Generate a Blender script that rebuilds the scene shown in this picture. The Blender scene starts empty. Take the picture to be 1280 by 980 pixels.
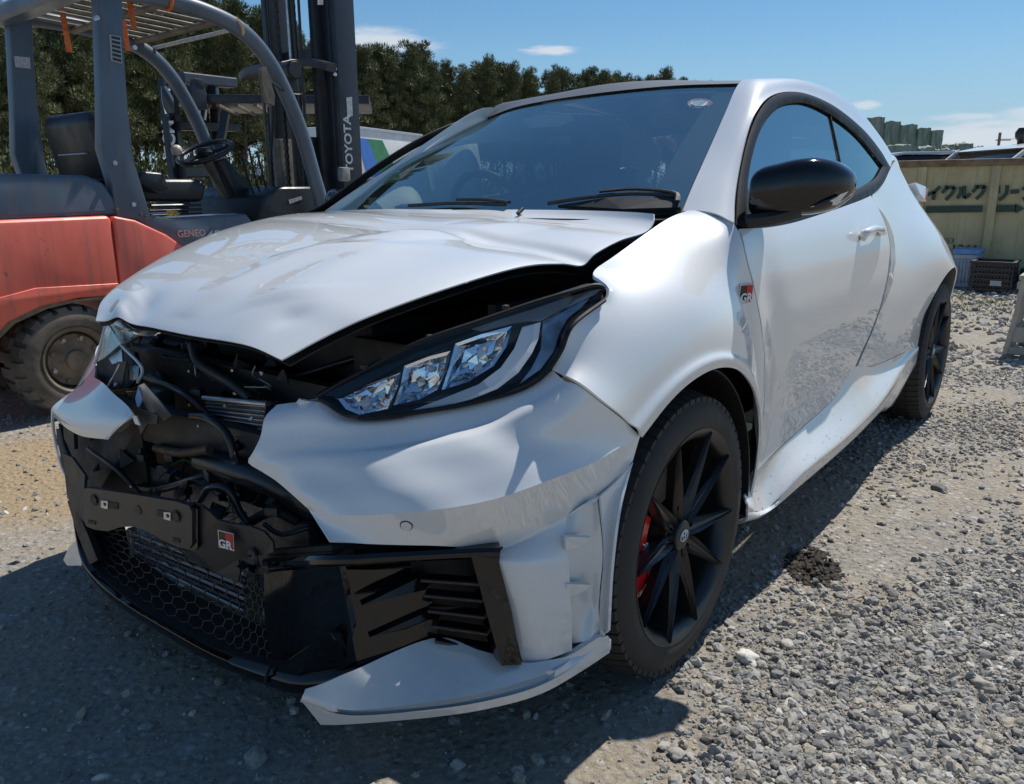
import bpy, bmesh, math, random
import numpy as np
from mathutils import Vector, Matrix, noise
PI = math.pi
R_ = math.radians
random.seed(7)
scene = bpy.context.scene
COL = scene.collection

# ---------------------------------------------------------------- camera
# World = frame of the white car: +X its nose, +Y its left side, Z up, origin under the front axle (metres).
CAMP = np.array([1.55076, 1.57881, 1.06696]); YAW, PITCH, ROLL, FPX = -37.55173, 14.10138, -0.49471, 1016.8
def cam_axes():
    y, p, r = [math.radians(a) for a in (YAW, PITCH, ROLL)]
    f = np.array([-math.cos(y)*math.cos(p), math.sin(y)*math.cos(p), -math.sin(p)])
    rt = np.cross(f, [0, 0, 1]); rt /= np.linalg.norm(rt)
    up = np.cross(rt, f)
    return rt*math.cos(r)+up*math.sin(r), -rt*math.sin(r)+up*math.cos(r), f
RT, UP, FW = cam_axes()
cam = bpy.data.cameras.new('camera'); cam_o = bpy.data.objects.new('camera', cam); COL.objects.link(cam_o)
cam.sensor_width = 36; cam.lens = FPX/1280*36; cam.clip_start = .05; cam.clip_end = 3000
m = Matrix(((RT[0], UP[0], -FW[0], CAMP[0]), (RT[1], UP[1], -FW[1], CAMP[1]), (RT[2], UP[2], -FW[2], CAMP[2]), (0, 0, 0, 1)))
cam_o.matrix_world = m
scene.camera = cam_o

# ---------------------------------------------------------------- light
SUNV = Vector((-.62, .055, 1.0)).normalized()
SUN_EL = math.asin(SUNV.z); SUN_ROT = math.atan2(SUNV.x, SUNV.y)
w = bpy.data.worlds.new('World'); scene.world = w; w.use_nodes = True
nt = w.node_tree; nt.nodes.clear()
def N(nt, t, **k):
    n = nt.nodes.new(t)
    for a, v in k.items():
        if a in n.inputs.keys() if isinstance(a, str) else False: n.inputs[a].default_value = v
        else: setattr(n, a, v)
    return n
wo = N(nt, 'ShaderNodeOutputWorld'); bg = N(nt, 'ShaderNodeBackground'); bg.inputs['Strength'].default_value = .082
sky = N(nt, 'ShaderNodeTexSky', sky_type='NISHITA', sun_disc=False, sun_elevation=SUN_EL, sun_rotation=SUN_ROT)
sky.air_density = 1.0; sky.dust_density = .1; sky.ozone_density = 1.2; sky.altitude = 50
tc = N(nt, 'ShaderNodeTexCoord')
wb = N(nt, 'ShaderNodeVectorMath', operation='MULTIPLY'); wb.inputs[1].default_value = (.67, .97, 1.14); nt.links.new(sky.outputs[0], wb.inputs[0])
# pale haze low over the whole horizon
sp_ = N(nt, 'ShaderNodeSeparateXYZ'); nt.links.new(tc.outputs['Generated'], sp_.inputs[0])
hz = N(nt, 'ShaderNodeMapRange', interpolation_type='SMOOTHSTEP'); nt.links.new(sp_.outputs['Z'], hz.inputs[0]); hz.inputs[1].default_value = .20; hz.inputs[2].default_value = -.02; hz.inputs[3].default_value = 0; hz.inputs[4].default_value = .9
hm = N(nt, 'ShaderNodeMix', data_type='RGBA'); nt.links.new(hz.outputs[0], hm.inputs[0]); nt.links.new(wb.outputs[0], hm.inputs[6]); hm.inputs[7].default_value = (4.4, 6.0, 7.9, 1)
prev = hm.outputs[2]
def raydir(px, py):
    d = FW+RT*(px-640)/FPX+UP*(490-py)/FPX
    return d/np.linalg.norm(d)
# wispy clouds low over the yard, each a soft noisy patch in the sky at its own bearing
def cloud(px, py, wd, ht, amt, nscale=9., seed=0.):
    global prev
    c = raydir(px, py); az = math.atan2(c[1], c[0])
    mp = N(nt, 'ShaderNodeMapping', vector_type='POINT')
    sub = N(nt, 'ShaderNodeVectorMath', operation='SUBTRACT'); sub.inputs[1].default_value = tuple(c)
    nt.links.new(tc.outputs['Generated'], sub.inputs[0])
    rot = N(nt, 'ShaderNodeVectorRotate', rotation_type='Z_AXIS'); rot.inputs['Angle'].default_value = -az
    nt.links.new(sub.outputs[0], rot.inputs['Vector'])
    sc = N(nt, 'ShaderNodeVectorMath', operation='MULTIPLY'); sc.inputs[1].default_value = (1/wd, FPX/wd, FPX/ht)
    nt.links.new(rot.outputs[0], sc.inputs[0])
    ln = N(nt, 'ShaderNodeVectorMath', operation='LENGTH'); nt.links.new(sc.outputs[0], ln.inputs[0])
    nz = N(nt, 'ShaderNodeTexNoise'); nz.inputs['Scale'].default_value = nscale; nz.inputs['Detail'].default_value = 7; nz.inputs['Roughness'].default_value = .62
    ms = N(nt, 'ShaderNodeVectorMath', operation='MULTIPLY'); ms.inputs[1].default_value = (1.6, 1.6, 9)
    ad = N(nt, 'ShaderNodeVectorMath', operation='ADD'); ad.inputs[1].default_value = (seed, seed, seed)
    nt.links.new(tc.outputs['Generated'], ms.inputs[0]); nt.links.new(ms.outputs[0], ad.inputs[0]); nt.links.new(ad.outputs[0], nz.inputs['Vector'])
    m1 = N(nt, 'ShaderNodeMath', operation='MULTIPLY_ADD'); nt.links.new(nz.outputs[0], m1.inputs[0]); m1.inputs[1].default_value = -1.5; nt.links.new(ln.outputs['Value'], m1.inputs[2])
    mr = N(nt, 'ShaderNodeMapRange', interpolation_type='SMOOTHSTEP'); nt.links.new(m1.outputs[0], mr.inputs[0])
    mr.inputs[1].default_value = .25; mr.inputs[2].default_value = -.45; mr.inputs[3].default_value = 0; mr.inputs[4].default_value = amt
    mx = N(nt, 'ShaderNodeMix', data_type='RGBA'); nt.links.new(mr.outputs[0], mx.inputs[0]); nt.links.new(prev, mx.inputs[6]); mx.inputs[7].default_value = (9.0, 9.3, 9.9, 1)
    prev = mx.outputs[2]
cloud(480, 52, 85, 18, .75, 9, 1.)
cloud(690, 63, 38, 7, .75, 14, 3.)
cloud(1230, 172, 150, 22, .7, 8, 5.)
cloud(1205, 146, 50, 6, .5, 15, 2.)
cloud(1083, 131, 22, 5, .6, 15, 8.)
cloud(1290, 140, 34, 9, .5, 12, 9.)
nt.links.new(prev, bg.inputs[0]); nt.links.new(bg.outputs[0], wo.inputs[0])
sl = bpy.data.lights.new('sun', 'SUN'); sl.energy = 4.9; sl.angle = R_(.53); sl.color = (1, .957, .89)
so = bpy.data.objects.new('sun', sl); COL.objects.link(so); so.rotation_euler = SUNV.to_track_quat('Z', 'Y').to_euler(); so.location = (0, 0, 20)
vs = scene.view_settings; vs.view_transform = 'Standard'; vs.look = 'None'; vs.exposure = 0.04; vs.gamma = 1
scene.cycles.max_bounces = 10; scene.cycles.transparent_max_bounces = 16; scene.cycles.sample_clamp_indirect = 8

# ---------------------------------------------------------------- locating points
# unprojection of a photo pixel to the plane x=, y= or z= const: gives the real 3D spot of a feature whose depth is known
def _at(px, py, i, v):
    d = FW+RT*(px-640)/FPX+UP*(490-py)/FPX
    t = (v-CAMP[i])/d[i]
    return CAMP+t*d
def X(px, py, v): return _at(px, py, 0, v)
def Y(px, py, v): return _at(px, py, 1, v)
def Z(px, py, v=0.): return _at(px, py, 2, v)
def V(*a): return np.array(a, float)

# ---------------------------------------------------------------- materials
def mat(name, col, rough=.5, metal=0., coat=0., coat_rough=.03, var=0., vscale=8., bump=0., bscale=60., col2=None, spec=.5, dust=0., detail=4., stretch=None, trans=0., chips=None, chip_th=.68, chip_scale=22.):
    m = bpy.data.materials.new(name); m.use_nodes = True
    t = m.node_tree; b = t.nodes['Principled BSDF']
    b.inputs['Base Color'].default_value = (*col, 1); b.inputs['Roughness'].default_value = rough; b.inputs['Metallic'].default_value = metal
    b.inputs['Coat Weight'].default_value = coat; b.inputs['Coat Roughness'].default_value = coat_rough
    b.inputs['Specular IOR Level'].default_value = spec; b.inputs['Transmission Weight'].default_value = trans
    tcn = t.nodes.new('ShaderNodeTexCoord'); src = tcn.outputs['Object']
    if stretch:
        mp = t.nodes.new('ShaderNodeMapping'); mp.inputs['Scale'].default_value = stretch; t.links.new(src, mp.inputs[0]); src = mp.outputs[0]
    if var > 0 or col2:
        nz = t.nodes.new('ShaderNodeTexNoise'); nz.inputs['Scale'].default_value = vscale; nz.inputs['Detail'].default_value = detail; nz.inputs['Roughness'].default_value = .62
        t.links.new(src, nz.inputs['Vector'])
        c2 = col2 if col2 else tuple(c*(1-var) for c in col); c1 = col if col2 else tuple(min(1, c*(1+var*.5)) for c in col)
        mr = t.nodes.new('ShaderNodeMapRange'); t.links.new(nz.outputs[0], mr.inputs[0]); mr.inputs[1].default_value = .35; mr.inputs[2].default_value = .65
        mx = t.nodes.new('ShaderNodeMix'); mx.data_type = 'RGBA'; t.links.new(mr.outputs[0], mx.inputs[0])
        mx.inputs[6].default_value = (*c1, 1); mx.inputs[7].default_value = (*c2, 1); t.links.new(mx.outputs[2], b.inputs['Base Color'])
        r2 = t.nodes.new('ShaderNodeMapRange'); t.links.new(nz.outputs[0], r2.inputs[0]); r2.inputs[1].default_value = .3; r2.inputs[2].default_value = .7
        r2.inputs[3].default_value = rough*.85; r2.inputs[4].default_value = min(1, rough*1.2); t.links.new(r2.outputs[0], b.inputs['Roughness'])
    if chips:
        src0 = b.inputs['Base Color'].links[0].from_socket if b.inputs['Base Color'].links else None
        k1 = t.nodes.new('ShaderNodeTexNoise'); k1.inputs['Scale'].default_value = chip_scale; k1.inputs['Detail'].default_value = 6; k1.inputs['Roughness'].default_value = .75; t.links.new(tcn.outputs['Object'], k1.inputs['Vector'])
        k2 = t.nodes.new('ShaderNodeTexNoise'); k2.inputs['Scale'].default_value = 2.3; k2.inputs['Detail'].default_value = 3; t.links.new(tcn.outputs['Object'], k2.inputs['Vector'])
        ka = t.nodes.new('ShaderNodeMath'); ka.operation = 'MULTIPLY_ADD'; t.links.new(k2.outputs[0], ka.inputs[0]); ka.inputs[1].default_value = .35; t.links.new(k1.outputs[0], ka.inputs[2])
        kr = t.nodes.new('ShaderNodeMapRange'); t.links.new(ka.outputs[0], kr.inputs[0]); kr.inputs[1].default_value = chip_th+.15; kr.inputs[2].default_value = chip_th+.19; kr.inputs[3].default_value = 0; kr.inputs[4].default_value = .85
        # rain streaks of dirt running down the sheet
        mp2 = t.nodes.new('ShaderNodeMapping'); mp2.inputs['Scale'].default_value = (26, 26, 1.1); t.links.new(tcn.outputs['Object'], mp2.inputs[0])
        k3 = t.nodes.new('ShaderNodeTexNoise'); k3.inputs['Scale'].default_value = 1; k3.inputs['Detail'].default_value = 5; t.links.new(mp2.outputs[0], k3.inputs['Vector'])
        ks = t.nodes.new('ShaderNodeMapRange'); t.links.new(k3.outputs[0], ks.inputs[0]); ks.inputs[1].default_value = .52; ks.inputs[2].default_value = .75; ks.inputs[3].default_value = 0; ks.inputs[4].default_value = .45
        x0 = t.nodes.new('ShaderNodeMix'); x0.data_type = 'RGBA'; t.links.new(ks.outputs[0], x0.inputs[0]); x0.inputs[7].default_value = (.16, .13, .10, 1)
        if src0: t.links.new(src0, x0.inputs[6])
        else: x0.inputs[6].default_value = (*col, 1)
        x1 = t.nodes.new('ShaderNodeMix'); x1.data_type = 'RGBA'; t.links.new(kr.outputs[0], x1.inputs[0]); t.links.new(x0.outputs[2], x1.inputs[6]); x1.inputs[7].default_value = (*chips, 1); t.links.new(x1.outputs[2], b.inputs['Base Color'])
    if bump > 0:
        nb = t.nodes.new('ShaderNodeTexNoise'); nb.inputs['Scale'].default_value = bscale; nb.inputs['Detail'].default_value = 5
        t.links.new(src, nb.inputs['Vector'])
        bp = t.nodes.new('ShaderNodeBump'); bp.inputs['Strength'].default_value = bump; bp.inputs['Distance'].default_value = .01
        t.links.new(nb.outputs[0], bp.inputs['Height']); t.links.new(bp.outputs[0], b.inputs['Normal'])
    return m
def paint_mat():
    m = mat('pearl_white_paint', (.63, .665, .65), .46, coat=1., coat_rough=.015, spec=.6)
    t = m.node_tree; b = t.nodes['Principled BSDF']; b.inputs['Metallic'].default_value = .04; b.inputs['Coat IOR'].default_value = 1.85
    tcn = t.nodes.new('ShaderNodeTexCoord')
    # metal flake sparkle
    vr = t.nodes.new('ShaderNodeTexVoronoi'); vr.inputs['Scale'].default_value = 900; t.links.new(tcn.outputs['Object'], vr.inputs['Vector'])
    # road dust: low on the body and in blotches
    nz = t.nodes.new('ShaderNodeTexNoise'); nz.inputs['Scale'].default_value = 5; nz.inputs['Detail'].default_value = 8; nz.inputs['Roughness'].default_value = .7
    t.links.new(tcn.outputs['Object'], nz.inputs['Vector'])
    n2 = t.nodes.new('ShaderNodeTexNoise'); n2.inputs['Scale'].default_value = 130; n2.inputs['Detail'].default_value = 3
    t.links.new(tcn.outputs['Object'], n2.inputs['Vector'])
    sx = t.nodes.new('ShaderNodeSeparateXYZ'); t.links.new(tcn.outputs['Object'], sx.inputs[0])
    h = t.nodes.new('ShaderNodeMapRange'); t.links.new(sx.outputs['Z'], h.inputs[0]); h.inputs[1].default_value = .15; h.inputs[2].default_value = .55; h.inputs[3].default_value = .75; h.inputs[4].default_value = .0
    mu = t.nodes.new('ShaderNodeMath'); mu.operation = 'MULTIPLY'; t.links.new(nz.outputs[0], mu.inputs[0]); t.links.new(n2.outputs[0], mu.inputs[1])
    m2 = t.nodes.new('ShaderNodeMapRange'); t.links.new(mu.outputs[0], m2.inputs[0]); m2.inputs[1].default_value = .22; m2.inputs[2].default_value = .42; m2.inputs[3].default_value = 0; m2.inputs[4].default_value = .5
    ad = t.nodes.new('ShaderNodeMath'); ad.operation = 'MULTIPLY_ADD'; t.links.new(h.outputs[0], ad.inputs[0]); t.links.new(nz.outputs[0], ad.inputs[1]); 
    mm = t.nodes.new('ShaderNodeMath'); mm.operation = 'MULTIPLY'; t.links.new(m2.outputs[0], mm.inputs[0]); mm.inputs[1].default_value = .14; t.links.new(mm.outputs[0], ad.inputs[2])
    mx = t.nodes.new('ShaderNodeMix'); mx.data_type = 'RGBA'; t.links.new(ad.outputs[0], mx.inputs[0]); mx.inputs[6].default_value = (.70, .715, .72, 1); mx.inputs[7].default_value = (.36, .33, .28, 1)
    t.links.new(mx.outputs[2], b.inputs['Base Color'])
    n4 = t.nodes.new('ShaderNodeTexNoise'); n4.inputs['Scale'].default_value = 75; n4.inputs['Detail'].default_value = 2; t.links.new(tcn.outputs['Object'], n4.inputs['Vector'])
    s4 = t.nodes.new('ShaderNodeMapRange'); t.links.new(n4.outputs[0], s4.inputs[0]); s4.inputs[1].default_value = .66; s4.inputs[2].default_value = .70; s4.inputs[3].default_value = 0; s4.inputs[4].default_value = 1
    h4 = t.nodes.new('ShaderNodeMapRange'); t.links.new(sx.outputs['Z'], h4.inputs[0]); h4.inputs[1].default_value = .24; h4.inputs[2].default_value = .42; h4.inputs[3].default_value = .8; h4.inputs[4].default_value = 0
    x4 = t.nodes.new('ShaderNodeMapRange'); t.links.new(sx.outputs['X'], x4.inputs[0]); x4.inputs[1].default_value = -.2; x4.inputs[2].default_value = -.4; x4.inputs[3].default_value = 0; x4.inputs[4].default_value = 1
    f5 = t.nodes.new('ShaderNodeMath'); f5.operation = 'MULTIPLY'; t.links.new(s4.outputs[0], f5.inputs[0]); t.links.new(x4.outputs[0], f5.inputs[1])
    f4 = t.nodes.new('ShaderNodeMath'); f4.operation = 'MULTIPLY'; t.links.new(f5.outputs[0], f4.inputs[0]); t.links.new(h4.outputs[0], f4.inputs[1])
    mx4 = t.nodes.new('ShaderNodeMix'); mx4.data_type = 'RGBA'; t.links.new(f4.outputs[0], mx4.inputs[0]); t.links.new(mx.outputs[2], mx4.inputs[6]); mx4.inputs[7].default_value = (.07, .055, .04, 1); t.links.new(mx4.outputs[2], b.inputs['Base Color'])
    cr = t.nodes.new('ShaderNodeMath'); cr.operation = 'MULTIPLY_ADD'; t.links.new(ad.outputs[0], cr.inputs[0]); cr.inputs[1].default_value = .25; cr.inputs[2].default_value = .012
    cr.inputs[1].default_value = .10; cr.inputs[2].default_value = .006; t.links.new(cr.outputs[0], b.inputs['Coat Roughness'])
    bp = t.nodes.new('ShaderNodeBump'); bp.inputs['Strength'].default_value = .012; bp.inputs['Distance'].default_value = .002
    t.links.new(vr.outputs['Color'], bp.inputs['Height']); t.links.new(bp.outputs[0], b.inputs['Normal'])
    # slight orange-peel in the clear coat
    n3 = t.nodes.new('ShaderNodeTexNoise'); n3.inputs['Scale'].default_value = 22; n3.inputs['Detail'].default_value = 1; t.links.new(tcn.outputs['Object'], n3.inputs['Vector'])
    b3 = t.nodes.new('ShaderNodeBump'); b3.inputs['Strength'].default_value = .018; b3.inputs['Distance'].default_value = .006
    t.links.new(n3.outputs[0], b3.inputs['Height']); t.links.new(b3.outputs[0], b.inputs['Coat Normal'])
    return m
def glass_mat(name, tint=(.5, .56, .55), ior=1.5, rough=0.0, dirt=.12, refl=.5, gc=(.78, .98, 1.0)):
    m = bpy.data.materials.new(name); m.use_nodes = True; t = m.node_tree; t.nodes.clear()
    o = t.nodes.new('ShaderNodeOutputMaterial'); tr = t.nodes.new('ShaderNodeBsdfTransparent'); tr.inputs[0].default_value = (*tint, 1)
    gl = t.nodes.new('ShaderNodeBsdfGlossy'); gl.inputs['Roughness'].default_value = rough; gl.inputs[0].default_value = (*gc, 1)
    fr0 = t.nodes.new('ShaderNodeFresnel'); fr0.inputs[0].default_value = ior; fr = t.nodes.new('ShaderNodeMath'); fr.operation = 'MULTIPLY'; fr.inputs[1].default_value = refl; t.links.new(fr0.outputs[0], fr.inputs[0])
    mx = t.nodes.new('ShaderNodeMixShader'); t.links.new(fr.outputs[0], mx.inputs[0]); t.links.new(tr.outputs[0], mx.inputs[1]); t.links.new(gl.outputs[0], mx.inputs[2])
    df = t.nodes.new('ShaderNodeBsdfDiffuse'); df.inputs[0].default_value = (.55, .52, .46, 1)
    tcn = t.nodes.new('ShaderNodeTexCoord'); nz = t.nodes.new('ShaderNodeTexNoise'); nz.inputs['Scale'].default_value = 160; nz.inputs['Detail'].default_value = 3; t.links.new(tcn.outputs['Object'], nz.inputs['Vector'])
    n2 = t.nodes.new('ShaderNodeTexNoise'); n2.inputs['Scale'].default_value = 4; n2.inputs['Detail'].default_value = 6; t.links.new(tcn.outputs['Object'], n2.inputs['Vector'])
    mr = t.nodes.new('ShaderNodeMapRange'); t.links.new(nz.outputs[0], mr.inputs[0]); mr.inputs[1].default_value = .66; mr.inputs[2].default_value = .74; mr.inputs[3].default_value = dirt*.12; mr.inputs[4].default_value = dirt*2.2
    ml = t.nodes.new('ShaderNodeMath'); ml.operation = 'MULTIPLY'; t.links.new(mr.outputs[0], ml.inputs[0]); t.links.new(n2.outputs[0], ml.inputs[1])
    m2 = t.nodes.new('ShaderNodeMixShader'); t.links.new(ml.outputs[0], m2.inputs[0]); t.links.new(mx.outputs[0], m2.inputs[1]); t.links.new(df.outputs[0], m2.inputs[2])
    t.links.new(m2.outputs[0], o.inputs[0]); return m
WHITE = paint_mat()
GLOSS = mat('black_gloss_plastic', (.005, .005, .006), .09, coat=.35, coat_rough=.02, spec=.35)
MATTE = mat('black_textured_plastic', (.018, .018, .019), .5, var=.35, vscale=25, bump=.06, bscale=400)
CERAM = mat('black_ceramic_print', (.002, .002, .002), .6, spec=.1)
DARK = mat('engine_bay_black', (.008, .008, .009), .6, var=.5, vscale=15)
DUSTY = mat('dusty_black_plastic', (.035, .033, .030), .55, col2=(.02, .02, .021), vscale=10, bump=.05, bscale=200)
GLASS = glass_mat('windscreen_glass', (.60, .70, .68), 1.5, dirt=.10, refl=.42)
SGLASS = glass_mat('side_glass', (.10, .135, .14), 1.75, dirt=.08)
DGLASS = glass_mat('door_glass', (.45, .54, .53), 1.75, dirt=.08)
LENS = glass_mat('clear_lamp_lens', (.96, .97, .98), 1.45, dirt=.03, refl=.8, gc=(1, 1, 1))
CHROME = mat('lamp_reflector_chrome', (.85, .87, .9), .07, metal=1., bump=.15, bscale=25)
SILVER = mat('bare_aluminium', (.55, .56, .58), .32, metal=.9, var=.25, vscale=30)
LGREY = mat('light_guide_plastic', (.62, .66, .7), .15, coat=.6)
TYRE = mat('tyre_rubber', (.022, .021, .02), .72, col2=(.035, .032, .028), vscale=14, bump=.1, bscale=120)
RIMB = mat('satin_black_alloy', (.010, .010, .011), .36, coat=.1, coat_rough=.25, col2=(.019, .018, .017), vscale=12)
REDC = mat('red_caliper_paint', (.62, .015, .015), .3, coat=.5)
RED = mat('emblem_red', (.55, .012, .02), .3)
WPRINT = mat('white_print', (.75, .75, .75), .4)
ROOFM = mat('dark_grey_roof', (.085, .078, .072), .45, coat=.12, coat_rough=.15, var=.2, vscale=12)
STEEL = mat('brake_disc_steel', (.3, .29, .28), .35, metal=.9, var=.3, vscale=30)
SEATM = mat('dark_seat_fabric', (.02, .021, .024), .85, bump=.1, bscale=300)
CREAM = mat('airbag_cloth', (.52, .50, .44), .8, bump=.2, bscale=40)
RUBBER = mat('window_rubber', (.007, .007, .008), .5, spec=.25, var=.3, vscale=20)
FINM = mat('radiator_fins', (.10, .11, .13), .4, metal=.6, var=.3, vscale=60)

# ---------------------------------------------------------------- mesh helpers
def link(name, me, mt=None, parent=None, smooth=True):
    o = bpy.data.objects.new(name, me); COL.objects.link(o)
    if mt and not me.materials: me.materials.append(mt)
    if smooth and me.polygons: me.polygons.foreach_set('use_smooth', [True]*len(me.polygons))
    if parent: o.parent = parent
    return o
def crisp(o, ang=35):
    o.data.set_sharp_from_angle(angle=R_(ang)); return o
def tag(o, label=None, cat=None, group=None, kind=None):
    if label: o['label'] = label
    if cat: o['category'] = cat
    if group: o['group'] = group
    if kind: o['kind'] = kind
    return o
def empty(name, loc=(0, 0, 0), label=None, cat=None, group=None, rz=0, s=1):
    o = bpy.data.objects.new(name, None); COL.objects.link(o); o.location = loc; o.rotation_euler = (0, 0, rz); o.empty_display_size = .1
    if s != 1: o.scale = (s, s, s)
    return tag(o, label, cat, group)
def pt(a): return [tuple(float(c) for c in p) for p in a]
def cr(P, n, closed=False):
    P = np.array(P, float); k = len(P)
    if k == 1: return np.repeat(P, n, 0)
    if k == 2: t = np.linspace(0, 1, n)[:, None]; return P[0]*(1-t)+P[1]*t
    out = []
    for s in (np.arange(n)/n*k if closed else np.linspace(0, k-1, n)):
        i = int(min(math.floor(s), (k if closed else k-1)-1)); f = s-i
        g = (lambda j: P[j % k]) if closed else (lambda j: P[j] if 0 <= j < k else (2*P[0]-P[1] if j < 0 else 2*P[-1]-P[-2]))
        a, b, c, d = g(i-1), g(i), g(i+1), g(i+2)
        out.append(.5*((2*b)+(-a+c)*f+(2*a-5*b+4*c-d)*f*f+(-a+3*b-3*c+d)*f**3))
    return np.array(out)
def arclen(P, n, dense=400):
    Q = cr(P, dense); d = np.r_[0, np.cumsum(np.linalg.norm(np.diff(Q, axis=0), axis=1))]
    s = np.linspace(0, d[-1], n); return np.stack([np.interp(s, d, Q[:, i]) for i in range(3)], 1)
def grid_mesh(name, G, closed_u=False, closed_v=False):
    nu, nv = G.shape[:2]; me = bpy.data.meshes.new(name); F = []
    for i in range(nu if closed_u else nu-1):
        for j in range(nv if closed_v else nv-1):
            a = (i, j), ((i+1) % nu, j), ((i+1) % nu, (j+1) % nv), (i, (j+1) % nv)
            F.append([p*nv+q for p, q in a])
    me.from_pydata(pt(G.reshape(-1, 3)), [], F); me.update()
    return me
def skin(name, G, mt, parent=None, th=.004, cu=False, cv=False, ang=30, flip=False):
    me = grid_mesh(name, G, cu, cv)
    if flip: me.flip_normals()
    o = link(name, me, mt, parent)
    if th:
        s = o.modifiers.new('s', 'SOLIDIFY'); s.thickness = th; s.offset = -1
        e = o.modifiers.new('e', 'EDGE_SPLIT'); e.split_angle = R_(ang)
    return o
def tens(rows, nu, nv):
    A = np.array([cr(r, nv) for r in rows]); return np.stack([cr(A[:, j], nu) for j in range(nv)], 1)
def surf(name, rows, mt, parent=None, nu=20, nv=20, th=.004, disp=None, **k):
    G = tens(rows, nu, nv)
    if disp: G = dispG(G, disp)
    return skin(name, G, mt, parent, th, **k)
def dispG(G, f):
    nu, nv = G.shape[:2]; H = G.copy()
    for i in range(nu):
        for j in range(nv): H[i, j] = f(i/(nu-1), j/(nv-1), G[i, j].copy())
    return H
def coons(top, bot, left, right, nu, nv, al=True):
    f = arclen if al else cr
    T, B = f(top, nv), f(bot, nv); L, Rr = f(left, nu), f(right, nu)
    G = np.zeros((nu, nv, 3))
    for i in range(nu):
        u = i/(nu-1)
        for j in range(nv):
            v = j/(nv-1)
            G[i, j] = (1-u)*T[j]+u*B[j]+(1-v)*L[i]+v*Rr[i]-((1-u)*(1-v)*T[0]+(1-u)*v*T[-1]+u*(1-v)*B[0]+u*v*B[-1])
    return G
def mesh(name, vs, fs, mt, parent=None, smooth=False):
    me = bpy.data.meshes.new(name); me.from_pydata(pt(vs), [], fs); me.update()
    return link(name, me, mt, parent, smooth)
def bm_obj(name, bm, mt, parent=None, smooth=False, ang=None):
    me = bpy.data.meshes.new(name); bm.normal_update(); bm.to_mesh(me); bm.free()
    o = link(name, me, mt, parent, smooth)
    if ang: me.set_sharp_from_angle(angle=R_(ang))
    return o
def b_box(bm, c, s, rot=None, bev=0.):
    M = Matrix.Translation(Vector([float(a) for a in c])) @ (rot.to_4x4() if rot else Matrix()) @ Matrix.Diagonal((*[float(a) for a in s], 1))
    g = bmesh.ops.create_cube(bm, size=1, matrix=M)
    if bev:
        es = list({e for v in g['verts'] for e in v.link_edges}); bmesh.ops.bevel(bm, geom=es, offset=bev, segments=2, affect='EDGES', profile=.6)
def box(name, c, s, mt, parent=None, rot=None, bev=0.):
    bm = bmesh.new(); b_box(bm, c, s, rot, bev); return bm_obj(name, bm, mt, parent, bool(bev), 40 if bev else None)
def rotz(a): return Matrix.Rotation(a, 3, 'Z')
def roty(a): return Matrix.Rotation(a, 3, 'Y')
def rotx(a): return Matrix.Rotation(a, 3, 'X')
def frames(P):
    P = [Vector([float(c) for c in p]) for p in P]; out = []; n = None
    for i in range(len(P)):
        t = (P[min(i+1, len(P)-1)]-P[max(i-1, 0)]).normalized()
        if n is None: n = t.orthogonal().normalized()
        n = (n-t*n.dot(t)).normalized(); out.append((P[i], t, n, t.cross(n)))
    return out
def sweep(P, prof, smooth_n=0):
    """sweep closed 2D profile [(a,b)] along P; returns verts, faces"""
    if smooth_n: P = cr(P, smooth_n)
    vs, fs = [], []; k = len(prof)
    for (p, t, n, b) in frames(P):
        for (a, c) in prof: vs.append(tuple(p+n*a+b*c))
    m = len(P)
    for i in range(m-1):
        for j in range(k): fs.append([i*k+j, i*k+(j+1) % k, (i+1)*k+(j+1) % k, (i+1)*k+j])
    fs.append(list(range(k))[::-1]); fs.append([(m-1)*k+j for j in range(k)])
    return vs, fs
def tube(name, P, r, mt, parent=None, n=8, sn=0):
    prof = [(r*math.cos(2*PI*i/n), r*math.sin(2*PI*i/n)) for i in range(n)]
    vs, fs = sweep(P, prof, sn); o = mesh(name, vs, fs, mt, parent, True); o.data.set_sharp_from_angle(angle=R_(50)); return o
def b_tube(bm, P, r, n=6, sn=0):
    prof = [(r*math.cos(2*PI*i/n), r*math.sin(2*PI*i/n)) for i in range(n)]
    vs, fs = sweep(P, prof, sn); bv = [bm.verts.new(v) for v in vs]
    for f in fs: bm.faces.new([bv[i] for i in f])
def bar(name, P, wd, ht, mt, parent=None, up=(0, 0, 1), bev=.004, sn=0):
    """rectangular section bar along P, width sideways, height along up"""
    if sn: P = cr(P, sn)
    P = [Vector([float(c) for c in p]) for p in P]; vs = []; fs = []; u0 = Vector(up)
    b = bev; pr = [(-wd/2+b, -ht/2), (wd/2-b, -ht/2), (wd/2, -ht/2+b), (wd/2, ht/2-b), (wd/2-b, ht/2), (-wd/2+b, ht/2), (-wd/2, ht/2-b), (-wd/2, -ht/2+b)]
    for i in range(len(P)):
        t = (P[min(i+1, len(P)-1)]-P[max(i-1, 0)]).normalized(); s = t.cross(u0).normalized(); u = s.cross(t)
        for a, c in pr: vs.append(tuple(P[i]+s*a+u*c))
    k = 8; mlen = len(P)
    for i in range(mlen-1):
        for j in range(k): fs.append([i*k+j, i*k+(j+1) % k, (i+1)*k+(j+1) % k, (i+1)*k+j])
    fs.append(list(range(k))[::-1]); fs.append([(mlen-1)*k+j for j in range(k)])
    o = mesh(name, vs, fs, mt, parent, True)
    bm = bmesh.new(); bm.from_mesh(o.data); bmesh.ops.recalc_face_normals(bm, faces=bm.faces); bm.to_mesh(o.data); bm.free()
    o.data.set_sharp_from_angle(angle=R_(30)); return o
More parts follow.
